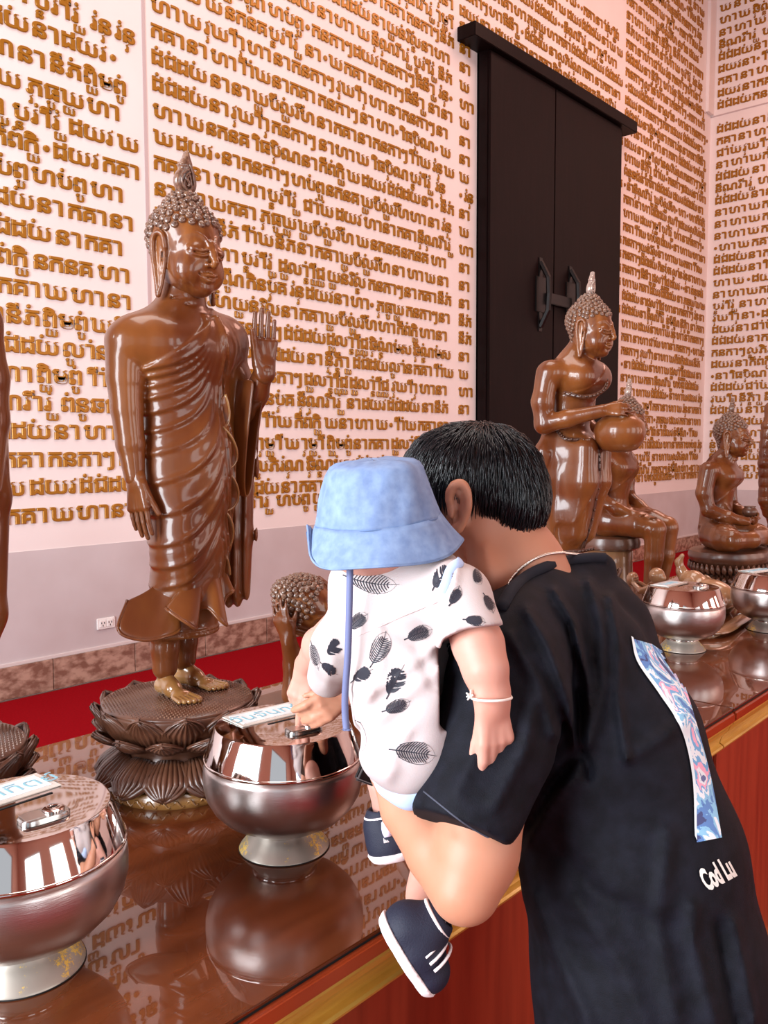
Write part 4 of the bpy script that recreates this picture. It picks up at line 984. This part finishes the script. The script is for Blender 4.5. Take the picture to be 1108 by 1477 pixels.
S.disp(near_lines(0, [(a_, b_*1.5, c_*.85) for a_, b_, c_ in folds]), .03)
shirt = bake(S.build('t_shirt', M_black, None, smooth=2), man)
shirt['label'] = 'loose black cotton t-shirt with a bright print on the back'
# collar, hem stitches
def on_surface(obj_, root, px, py, lift=.002, dmin=.6):
    """where the ray of a photo pixel meets a thing, lifted a little off it"""
    o = Vector((0, 0, CAM_H)); d = (at(px, py, 1)-o).normalized(); loc, nrm, i, ds = obj_.ray_cast(o-root.location, d)
    if not loc: return None
    h = bvh_of(obj_).ray_cast(o-root.location, d)
    p, n_ = h[0], h[1]
    if n_.dot(d) > 0: n_ = -n_
    return p+n_*lift, n_
_B = {}
def bvh_of(o):
    if o.name not in _B:
        me = o.data; _B[o.name] = BVHTree.FromPolygons([v.co for v in me.vertices], [tuple(p.vertices) for p in me.polygons])
    return _B[o.name]
def surf_pt(obj_, root, px, py, lift=.002):
    o = Vector((0, 0, CAM_H))-root.location; d = (at(px, py, 1)-Vector((0, 0, CAM_H))).normalized(); h = bvh_of(obj_).ray_cast(o, d)
    if h[0] is None: return None
    n_ = h[1] if h[1].dot(d) < 0 else -h[1]
    return h[0]+n_*lift, n_
def surf_line(obj_, root, pts, lift=.002, n=5, only2d=False):
    out = []
    for p in spline([(a, b, 0) for a, b in pts], n):
        q = surf_pt(obj_, root, p[0], p[1], lift)
        if q: out.append(q[0])
    return out
cl = surf_line(shirt, man, [(722, 880), (742, 848), (772, 826), (810, 812), (850, 806), (872, 806)], .001)
if len(cl) > 3: MB().tube(cl, .0085, 8).build('collar', M_blackrib, man)
for pts in ([(735, 1222), (700, 1205), (660, 1180), (612, 1142)],):
    q = surf_line(shirt, man, pts, .0005)
    if len(q) > 3: MB().tube(q, .0012, 5).build('hem_stitching', mat('grey_thread', (.05, .055, .08), .8), man)
# printed picture on the back: a tall ragged patch of blues, white and pink
M_pic = bpy.data.materials.new('back_print'); M_pic.use_nodes = True
nt = M_pic.node_tree; b_ = nt.nodes['Principled BSDF']; b_.inputs['Roughness'].default_value = .7
tc = nt.nodes.new('ShaderNodeTexCoord'); mp = nt.nodes.new('ShaderNodeMapping'); mp.inputs['Scale'].default_value = (1, 1, .6); nz = nt.nodes.new('ShaderNodeTexNoise'); nz.inputs['Scale'].default_value = 22; nz.inputs['Detail'].default_value = 5; nz.inputs['Distortion'].default_value = 1.6
rp = nt.nodes.new('ShaderNodeValToRGB'); rp.color_ramp.interpolation = 'CONSTANT'
for i, (p, c) in enumerate(((0, (.05, .07, .20)), (.36, (.10, .24, .55)), (.43, (.25, .55, .78)), (.49, (.78, .86, .92)), (.55, (.16, .42, .72)), (.60, (.86, .42, .58)), (.66, (.75, .85, .92)), (.72, (.12, .16, .35)))):
    e = rp.color_ramp.elements[i] if i < 2 else rp.color_ramp.elements.new(p); e.position = p; e.color = (*c, 1)
nt.links.new(tc.outputs['Object'], mp.inputs[0]); nt.links.new(mp.outputs[0], nz.inputs['Vector']); nt.links.new(nz.outputs['Fac'], rp.inputs[0]); nt.links.new(rp.outputs[0], b_.inputs['Base Color'])
def patch(obj_, root, left, right, name, m, nv=10, lift=.0018, n=8):
    A = spline([(a, b, 0) for a, b in left], n); B = spline([(a, b, 0) for a, b in right], n); P = []
    V = []; F = []; idx = {}
    for i in range(len(A)):
        for j in range(nv):
            t = j/(nv-1); x, y = A[i]*(1-t)[0:2] if False else (A[i][0]*(1-t)+B[i][0]*t, A[i][1]*(1-t)+B[i][1]*t)
            q = surf_pt(obj_, root, x, y, lift)
            if q: idx[i, j] = len(V); V.append(q[0])
    for i in range(len(A)-1):
        for j in range(nv-1):
            k = [(i, j), (i+1, j), (i+1, j+1), (i, j+1)]
            if all(q in idx for q in k):
                f = [idx[q] for q in k]
                if max((V[f[a]]-V[f[(a+1) % 4]]).length for a in range(4)) < .12: F.append(f)
    return mesh(name, V, F, m, root) if F else None
patch(shirt, man, [(912, 922), (922, 955), (955, 1000), (985, 1050), (1001, 1120), (1004, 1215)], [(940, 930), (966, 950), (985, 985), (1008, 1060), (1026, 1130), (1040, 1208)], 'back_print', M_pic, 14, .0016, 9)
patch(shirt, man, [(909, 918), (918, 955), (950, 1002), (981, 1052), (997, 1120), (1001, 1205)], [(912, 920), (923, 955), (955, 1000), (985, 1050), (1001, 1120), (1004, 1212)], 'print_outline', mat('white_print', (.75, .88, .92), .6), 3, .0020, 9)
# words under the picture
def print_text(obj_, root, word, px, py, sx, sy, ang, name, m, size=44):
    V, F = text_mesh(word, 1.0, 0, 0, .045, 3); c, s_ = math.cos(ang), math.sin(ang); out = []; ok = []
    for v in V:
        x, y = v[0]*size*sx, -v[1]*size*sy; q = surf_pt(obj_, root, px+x*c-y*s_, py+x*s_+y*c, .002); ok.append(q is not None); out.append(q[0] if q else Vector((0, 0, 0)))
    F = [f for f in F if all(ok[i] for i in f) and max((out[f[0]]-out[i]).length for i in f) < .08]
    return mesh(name, out, F, m, root, smooth=False)
print_text(shirt, man, 'Cod Lu', 1019, 1284, .36, 1.0, -.50, 'back_lettering', mat('cream_print', (.80, .80, .74), .6))
# ---- necklace
ch = []
for (px, py, d) in spline([(722, 868, 1.150), (735, 838, 1.165), (757, 815, 1.178), (785, 801, 1.20), (812, 798, 1.225), (835, 800, 1.26)], 14):
    q = surf_pt(skin, man, px, py, .0015); ch.append(q[0] if q else Vector(at(px, py, d))-man.location)
b = MB()
for i, p in enumerate(ch):
    b.lathe([(.0004, -.0022), (.0022, -.001), (.0022, .001), (.0004, .0022)], 6, tuple(p))
b.tube(ch, .0010, 5); b.build('necklace', M_silver, man)['label'] = 'thin silver chain necklace'
# ---- hair
S = SDF((.0, -.06, -1.42), (.27, .16, -1.12), .0036)
E(S, 684, 694, hd, 99, 83, .088, 0); E(S, 738, 726, hd-.005, 49, 56, .074, .02); E(S, 640, 690, hd+.01, 52, 60, .075, .02)
for px, py, rx, ry in ((640, 772, 48, 62), (668, 768, 30, 62), (694, 796, 24, 58)): E(S, px, py, hd-.07, rx, ry, .075, .004, 'cut')
E(S, 610, 790, hd+.03, 60, 78, .12, .01, 'cut'); E(S, 735, 812, hd, 60, 42, .14, .004, 'cut')
capo = bake(S.build('hair', M_hair, None, smooth=2), man)
bv = bvh_of(capo); me = capo.data; crown = Vector(at(700, 622, hd-.01))-man.location; ctr = Vector(at(690, 705, hd))-man.location
zlow = at(740, 748, hd).z-man.location.z
def surf_low(p): return p.z < zlow+.012*rr.random()
V = []; F = []; polys = me.polygons; rr = random.Random(2); npol = len(polys); cnt = 0
while cnt < 9000:
    pl_ = polys[rr.randrange(npol)]; p = Vector(pl_.center); n_ = (p-ctr).normalized()
    dr = (p-crown); dr = dr+Vector((0, 0, -.045)); jit = Vector((rr.uniform(-1, 1), rr.uniform(-1, 1), rr.uniform(-1, 1)))*.012
    dr = (dr+jit); dr = (dr-n_*dr.dot(n_)).normalized(); ln = rr.uniform(.022, .045); wd = rr.uniform(.0005, .0011); amp = rr.random()**2*1.6; base = len(V); q = p; lift0 = .0006; low = surf_low(p)
    sd = n_.cross(dr).normalized(); bad = False
    for k in range(5):
        u = k/4; a = q+n_*(lift0+.0040*amp*math.sin(u*PI*.8)+.0010*rr.random()); w_ = wd*(1-u**2)+.0001
        V += [a-sd*w_, a+sd*w_, a+n_*w_*1.3]
        q = q+dr*ln/4; h = bv.find_nearest(q)
        if not low and h[0] is not None and (h[0]-q).length < .006: q = q*.25+h[0]*.75
        n_ = (q-ctr).normalized(); dr = (dr-n_*dr.dot(n_)+Vector((0, 0, -.03))).normalized()
    for k in range(4):
        for j in range(3): F.append((base+k*3+j, base+k*3+(j+1) % 3, base+k*3+3+(j+1) % 3, base+k*3+3+j))
    cnt += 1
hs = mesh('hair_strands', V, F, M_hair, capo); hs['kind'] = 'stuff'
# ---- trousers down to the floor, below the frame
S = SDF((.10, -1.62, -1.45), (.62, -.72, -.85), .012)
g0 = man.location
def Lw(x, y, z): v = cam.matrix_world.inverted() @ Vector((x, y, z)); return tuple(v)
hip = Vector(at(960, 1560, 1.16)); 
for s_ in (-1, 1):
    sh = Vector((s_*.10*.75, -s_*.10*.66, 0))
    S.chain([Lw(*(hip+sh)), Lw(hip.x+sh.x+.01, hip.y+sh.y, .33), Lw(hip.x+sh.x, hip.y+sh.y-.03, ZF+.10)], [.105, .080, .062], .03)
    S.chain([Lw(hip.x+sh.x, hip.y+sh.y-.04, ZF+.045), Lw(hip.x+sh.x+.02, hip.y+sh.y+.12, ZF+.035)], [.042, .036], .01)
tr = bake(S.build('trousers', mat('dark_trousers', (.010, .011, .016), .8), None), man)

# ------------------------------------------------------------------ the baby
broot = at(590, 1000, 1.1)
baby = tag(empty('baby', tuple(broot)), 'baby in a pale blue sun hat and feather-print shirt held over the near steel bowl', 'person')
S = SDF((-.16, -.50, -1.46), (.16, .02, -.90), .0026)
E(S, 548, 772, 1.10, 72, 66, .072, 0); E(S, 520, 800, 1.13, 40, 30, .045, .02); S.chain([L(548, 800, 1.12), L(575, 840, 1.12)], [.04, .045], .02)
S.chain([L(494, 800, 1.14), L(490, 815, 1.15)], [.020, .014], .015)
S.chain([L(674, 888, 1.02), L(690, 930, .990), L(700, 965, .975), L(709, 1004, .97)], [.030, .0285, .025, .0200], .010)
hand(S, L(710, 1008, .968), (.10, -1, .0), (-.45, .0, -1), (-1, 0, .45), .100, None, .03, (.25, .1), .0012, fr=.070, curls=[(.20, .40, .3), (.35, .65, .5), (.45, .75, .6), (.55, .8, .6)], wr=.23)
S.chain([L(520, 880, 1.16), L(462, 930, 1.30), L(444, 958, 1.345)], [.030, .026, .019], .01)
hand(S, L(441, 964, 1.35), (-.22, -1, -.12), (.2, -.2, -1), (.8, -.3, .3), .098, None, .03, (.45, .15), .0015, fr=.078, curls=[(.10, .10, .08), (.05, .12, .10), (.5, .7, .5), (.6, .8, .5)], wr=.2)
# legs on both sides of the man's forearm
S.chain([L(600, 1110, 1.10), L(636, 1215, 1.14), L(624, 1290, 1.09), L(610, 1335, 1.03)], [.045, .038, .031, .025], .012)
S.chain([L(575, 1120, 1.18), L(575, 1170, 1.20), L(560, 1200, 1.19)], [.045, .034, .024], .012)
bsk = bake(S.build('body', M_bskin, None), baby)
# nappy cover
S = SDF((-.03, -.40, -1.28), (.12, -.24, -.92), .0045)
S.chain([L(590, 1095, 1.06), L(606, 1105, 1.05)], [.045, .045], .02); S.chain([L(622, 1118, 1.03), L(590, 1134, 1.04), L(562, 1128, 1.05)], [.022, .021, .016], .02)
bake(S.build('nappy_cover', M_pblue, None), baby)
# shirt
S = SDF((-.13, -.36, -1.42), (.16, -.02, -.90), .0036)
S.chain([L(570, 832, 1.12), L(582, 900, 1.11), L(592, 980, 1.10), L(592, 1060, 1.085), L(585, 1098, 1.08)], [.058, .074, .076, .064, .045], .025)
S.chain([L(520, 845, 1.13), L(620, 840, 1.08)], [.038, .045], .03); S.chain([L(505, 838, 1.13), L(520, 870, 1.13)], [.018, .03], .03)
S.chain([L(625, 843, 1.07), L(660, 862, 1.03), L(684, 925, .985)], [.038, .039, .0385], .012)
S.chain([L(530, 880, 1.14), L(492, 935, 1.22), L(474, 975, 1.28)], [.048, .040, .032], .02)
S.chain([L(545, 1010, 1.04), L(562, 1085, 1.03), L(590, 1108, 1.03)], [.028, .028, .026], .03); S.chain([L(620, 1000, 1.03), L(610, 1080, 1.03)], [.03, .035], .04)
# sleeve ends
def cut_end(S, a, b, lim):
    n = np.array(b)-np.array(a); n /= np.linalg.norm(n); lo, hi = lim; sl, X, Y, Z = S.box_of(lo, hi)
    S.D[sl] = np.maximum(S.D[sl], ((X-b[0])*n[0]+(Y-b[1])*n[1]+(Z-b[2])*n[2]).astype(np.float32))
a, b = L(668, 850, 1.0), L(678, 909, .99); cut_end(S, a, b, ((L(640, 0, 1.0)[0], -.25, -1.12), (.17, -.10, -.88)))
a, b = L(492, 935, 1.22), L(474, 990, 1.29); cut_end(S, a, b, ((-.14, -.32, -1.42), (L(503, 0, 1.25)[0], -.22, -1.16)))
bf = [([(520, 1010), (600, 955), (655, 905)], .006, 8), ([(540, 1045), (600, 990), (665, 940)], .005, 9), ([(505, 915), (560, 900), (610, 880)], -.0016, 3), ([(545, 905), (550, 960), (530, 1010)], .004, 8), ([(560, 905), (600, 930), (625, 990)], -.003, 8),
      ([(515, 1005), (525, 1040), (515, 1075)], -.006, 8), ([(560, 1120), (590, 1060), (640, 1010)], .005, 10), ([(640, 880), (655, 845), (660, 815)], .005, 6), ([(648, 905), (628, 870), (632, 840)], -.005, 6), ([(470, 900), (480, 950), (470, 990)], .003, 8), ([(575, 1095), (610, 1040), (660, 990)], -.004, 9)]
S.disp(near_lines(0, bf), .02)
bsh = bake(S.build('shirt', M_white_shirt, None, smooth=2), baby); bsh['label'] = 'white shirt printed with black feathers'
# yoke seam, shoulder strap
q = surf_line(bsh, baby, [(505, 922), (545, 905), (590, 885), (632, 868)], .0003)
if len(q) > 3: MB().tube(q, .0007, 5).build('yoke_seam', mat('pink_thread', (.60, .46, .45), .8), baby)
# feathers printed on the shirt
def feather(px, py, ln, wd, ang, dark, seed, name='feather_print'):
    r = random.Random(seed); c, s_ = math.cos(ang), math.sin(ang); V = []; F = []
    def strip(pts, w_):
        P = []
        for (x, y) in pts:
            q = surf_pt(bsh, baby, px+x*c-y*s_, py+x*s_+y*c, .0007)
            if q is None: return
            P.append(q)
        if max((P[i+1][0]-P[i][0]).length for i in range(len(P)-1)) > .012: return
        b0 = len(V)
        for i, (p, n_) in enumerate(P):
            t = (P[min(i+1, len(P)-1)][0]-P[max(i-1, 0)][0]).normalized(); sd = n_.cross(t); ww = w_*(1-.7*i/(len(P)-1)) if not isinstance(w_, list) else w_[i]
            V.extend([p-sd*ww, p+sd*ww])
        for i in range(len(P)-1): F.append((b0+2*i, b0+2*i+1, b0+2*i+3, b0+2*i+2))
    bend = r.uniform(-.08, .08)*ln
    def sp(u): return (u*ln-ln/2, bend*4*u*(1-u))
    strip([sp(u) for u in np.linspace(-.12, 1, 12)], .0008)
    nb = 14 if not dark else 24
    for k in range(nb):
        u = .05+.82*k/nb; w0 = wd/2*math.sin(min(1, u*1.15+.08)*PI)**.6 if u < .85 else wd/2*.5*(1-u)/.15+1
        for sg in (-1, 1):
            if dark and sg > 0 and r.random() < .35: continue
            x0, y0 = sp(u); w1 = w0*r.uniform(.85, 1.1); x1, y1 = x0+w1*.75, y0+sg*w1
            strip([(x0, y0), ((x0+x1)/2-w1*.10, (y0+y1)/2), (x1, y1)], [.0011, .0013, .0006] if dark else [.0006, .0007, .0004])
    if not dark:
        for sg in (-1, 1): strip([(sp(u)[0]+.6*wd/2*math.sin(u*PI)**.6, sp(u)[1]+sg*wd/2*math.sin(min(1, u*1.1+.05)*PI)**.6) for u in np.linspace(.06, .88, 12)], .0004)
    if F: mesh(name, V, F, M_print, baby, smooth=False)
D = math.radians
for i, (px, py, ln, wd, an, dk) in enumerate([(540, 838, 74, 28, D(8), 0), (640, 832, 42, 26, D(-48), 1), (656, 858, 30, 14, D(-65), 0), (518, 896, 34, 18, D(-38), 0), (484, 934, 30, 20, D(-40), 1), (476, 965, 28, 14, D(35), 1),
        (547, 934, 52, 26, D(-68), 0), (606, 914, 40, 20, D(-20), 0), (524, 974, 34, 18, D(-30), 1), (572, 981, 50, 27, D(-62), 1), (574, 1018, 40, 18, D(-22), 0), (517, 1062, 52, 22, D(80), 0), (599, 1086, 62, 32, D(8), 0),
        (653, 938, 26, 16, D(60), 1), (651, 1022, 36, 20, D(-58), 1), (690, 832, 26, 12, D(70), 0), (686, 896, 30, 14, D(8), 0), (455, 948, 40, 12, D(75), 0), (705, 872, 30, 12, D(65), 0)]):
    feather(px, py, ln, wd, an, dk, i)
# ---- sun hat
hat = tag(empty('sun_hat', tuple(at(546, 753, 1.10))), 'pale blue denim bucket hat with a turned-up brim on the baby', 'hat')
ax = (up*math.cos(D(10))-fw*math.sin(D(10))).normalized(); ax = (ax*math.cos(D(5))-rt*math.sin(D(5))).normalized()
xr_ = (rt-ax*rt.dot(ax)).normalized(); yr_ = ax.cross(xr_)
def hat_pt(r, h, a, ex=(0, 0)):
    r = r*.885; h = (h-.012)*.78+.004
    return (xr_*(r*math.cos(a)+ex[0])+yr_*(r*math.sin(a)+ex[1])+ax*h)
def ringset(prof, n=84, wob=None):
    P = np.zeros((n, len(prof), 3))
    for i in range(n):
        a = 2*PI*i/n
        for j, (r, h) in enumerate(prof):
            dr, dh = wob(a, j, r, h) if wob else (0, 0); P[i, j] = hat_pt(r+dr, h+dh, a)
    return P
rn = random.Random(9); ph = [rn.uniform(0, 6.28) for _ in range(8)]
def crumple(a, j, r, h): return (.0016*math.sin(5*a+ph[0]+h*40)+.0010*math.sin(11*a+ph[1]-h*60), .0010*math.sin(7*a+ph[2])*(r > .03))
crown_prof = [(.0005, .1075), (.02, .1072), (.04, .106), (.056, .103), (.064, .098), (.069, .090), (.073, .075), (.077, .060), (.081, .045), (.0845, .030), (.087, .018), (.088, .012)]
o = MB().grid(ringset(crown_prof, 96, crumple), closed_u=True).build('crown', M_denim, hat); solid(o, .002, -1)
def brimw(a, j, r, h):
    u = j/9; left = max(0, math.cos(a-PI*.99))**6; front = max(0, math.cos(a-PI*.5))
    return (.003*math.sin(3*a+1)*u+.004*math.sin(7*a)*u*.4-left*.012*max(0, u-.6)*2.5, left*.050*max(0, u-.45)**1.5*2.2+.0035*math.sin(4*a+2)*u)
brim_prof = [(.0875, .014), (.091, .006), (.095, -.002), (.0985, -.009), (.102, -.016), (.1055, -.022), (.109, -.028), (.1120, -.033), (.1145, -.037), (.116, -.039)]
o = MB().grid(ringset(brim_prof, 96, brimw), closed_u=True).build('brim', M_denim, hat); solid(o, .0028, -1)
for (r, h, nm, wob, j, rad) in ((.0885, .0135, 'band_seam', crumple, 11, .0011), (.0655, .0965, 'crown_seam', crumple, 4, .0009)):
    MB().tube([hat_pt(r+.0008+wob(2*PI*i/96, j, r, h)[0], h+wob(2*PI*i/96, j, r, h)[1], 2*PI*i/96) for i in range(97)], rad, 5, cap=False).build(nm, M_seam, hat)
for j in (8, 9):
    r, h = brim_prof[j]; MB().tube([hat_pt(r+.0012+brimw(2*PI*i/96, j, r, h)[0], h+.0006+brimw(2*PI*i/96, j, r, h)[1], 2*PI*i/96) for i in range(97)], .0007 if j == 8 else .0016, 5, cap=False).build('brim_stitching', M_seam if j == 8 else M_denim, hat)
# hanging chin strap
def ribbon(pts, wpx, name, m, root, th=.0012):
    P = spline(pts, 8); V = np.zeros((len(P), 3, 3))
    for i, (px, py, d) in enumerate(P):
        for j in range(3): V[i, j] = Vector(at(px+(j-1)*wpx/2, py, d-(.0015 if j == 1 else 0)))-root.location
    o = MB().grid(V).build(name, m, root); solid(o, th, 0); return o
ribbon([(505, 812, 1.035), (504, 870, 1.030), (502, 940, 1.035), (498, 1000, 1.045), (498, 1030, 1.05), (500, 1054, 1.05)], 9.5, 'chin_strap', M_strap, hat)
ribbon([(496, 1052, 1.049), (500, 1054, 1.048), (505, 1052, 1.048)], 6, 'strap_end', M_strap, hat)
q = surf_line(bsh, baby, [(664, 812), (652, 825), (645, 845), (640, 856)], .003)
if len(q) > 3:
    MB().tube(q, .006, 8, flat=tuple(-fw)).build('shoulder_strap', M_pblue, baby)
# ---- bracelet
bp = [Vector(at(709+29*math.cos(a), 1006+5*math.sin(a), .968-.026*math.sin(a)))-baby.location for a in np.linspace(0, 2*PI, 33)]
b = MB().tube(bp, .0016, 6, cap=False); kn = Vector(at(679, 1004, .955))-baby.location
for k in range(5): b.tube([kn, kn+Vector((rr.uniform(-.008, .002), rr.uniform(-.006, .006), rr.uniform(-.006, .010)))], [.0016, .0008], 5)
b.build('bracelet', mat('white_cord', (.82, .76, .70), .7), baby)['label'] = 'white cord bracelet'
# ---- shoes
def shoe(name, pts_heel, pts_toe, d, r, soledir, label):
    t = tag(empty(name, tuple(at(*pts_heel, d))), label, 'shoe', 'the baby shoes')
    h = np.array(L(*pts_heel, d)); e = np.array(L(*pts_toe, d)); ax_ = e-h; ln = np.linalg.norm(ax_); ax_ /= ln; sd = np.array(soledir, float); sd -= ax_*(sd@ax_); sd /= np.linalg.norm(sd); wd = np.cross(ax_, sd)
    lo = np.minimum(h, e)-.06; hi = np.maximum(h, e)+.06
    S = SDF(lo, hi, .0024)
    S.chain([h+sd*.004, h+ax_*ln*.45+sd*.006, e+sd*.010], [r*1.0, r*1.02, r*.86], .006); S.ell(h-sd*.014+ax_*.012, (r*.86,)*3, .012); S.chain([h-sd*.02+ax_*.012, h-sd*.030+ax_*.010], [r*.74, r*.70], .01)
    S.cap(h-sd*.05+ax_*.008, h-sd*.028+ax_*.010, r*.62, r*.52, .003, op='cut')
    n = sd; p = h+sd*(r*.62); sl, X, Y, Z = S.box_of(lo, hi); S.D[:] = np.maximum(S.D, ((X-p[0])*n[0]+(Y-p[1])*n[1]+(Z-p[2])*n[2]).astype(np.float32))
    bake(S.build('upper', M_navy, None), t)
    S = SDF(lo, hi, .0024)
    S.chain([h+sd*.008, h+ax_*ln*.5+sd*.008, e+sd*.010], [r*1.06, r*1.09, r*.93], .006); sl, X, Y, Z = S.box_of(lo, hi); q = (X-p[0])*n[0]+(Y-p[1])*n[1]+(Z-p[2])*n[2]
    S.D[:] = np.maximum(S.D, np.abs(q-.0045).astype(np.float32)-.0062); bake(S.build('sole', M_sole, None), t)
    b = MB()
    cen = h-sd*.030+ax_*.010
    ring = [cen+(ax_*math.cos(a)*r*.82+wd*math.sin(a)*r*.78)*.92 for a in np.linspace(0, 2*PI, 29)]; b.tube(ring, .0028, 6, cap=False); bake(b.build('collar_piping', M_sole, None), t)
    b = MB()
    for k in range(3):
        c = h+ax_*ln*(.50+.17*k); b.tube([c+(wd*math.cos(a)*r*1.02-sd*math.sin(a)*r*1.02)+sd*.004 for a in np.linspace(.15, PI-.15, 12)], .0019, 5)
    bake(b.build('stripes', M_sole, None), t)
    b = MB(); c = h+ax_*ln*.42; V = [c+(wd*math.cos(a)*r*1.06-sd*math.sin(a)*r*1.06)+sd*.002 for a in np.linspace(.3, 1.5, 8)]; b.tube(V, [.005, .007, .008, .008, .008, .008, .007, .005], 8); bake(b.build('strap_tab', mat('lilac_tab', (.62, .58, .74), .6), None), t)
    return t
shoe('baby_shoe', (592, 1335), (628, 1392), .998, .030, (-.75, -.62, .05), 'navy baby shoe with white sole hanging nearest, below the elbow')
shoe('baby_shoe', (568, 1205), (554, 1208), 1.175, .030, (.02, -1, .1), 'black and white baby shoe half hidden behind the forearm')
# ---- phone held in the hidden left hand
ph_ = tag(empty('smartphone', tuple(at(538, 1105, 1.20))), 'glossy black phone in a clear case peeking out beside the steel bowl', 'phone')
c0_ = Vector(L(513, 1124, 1.145)); rm_ = Matrix.Rotation(D(-24), 3, 'Z') @ Matrix.Rotation(D(12), 3, 'Y')
for nm, a0, a1, m_ in (('phone_body', (0, 0, -.004), (.072, .14, .004), mat('black_glass', (.002, .002, .0025), .30, spec=.25)), ('phone_case', (-.0018, -.0018, -.0052), (.0738, .1418, .001), mat('clear_case', (.10, .09, .09), .25))):
    o = MB().box(a0, a1, .0035, rot=rm_, org=(0, 0, 0)).build(nm, m_, None, smooth=False); o.data.transform(Matrix.Translation(c0_)); bake(o, ph_)
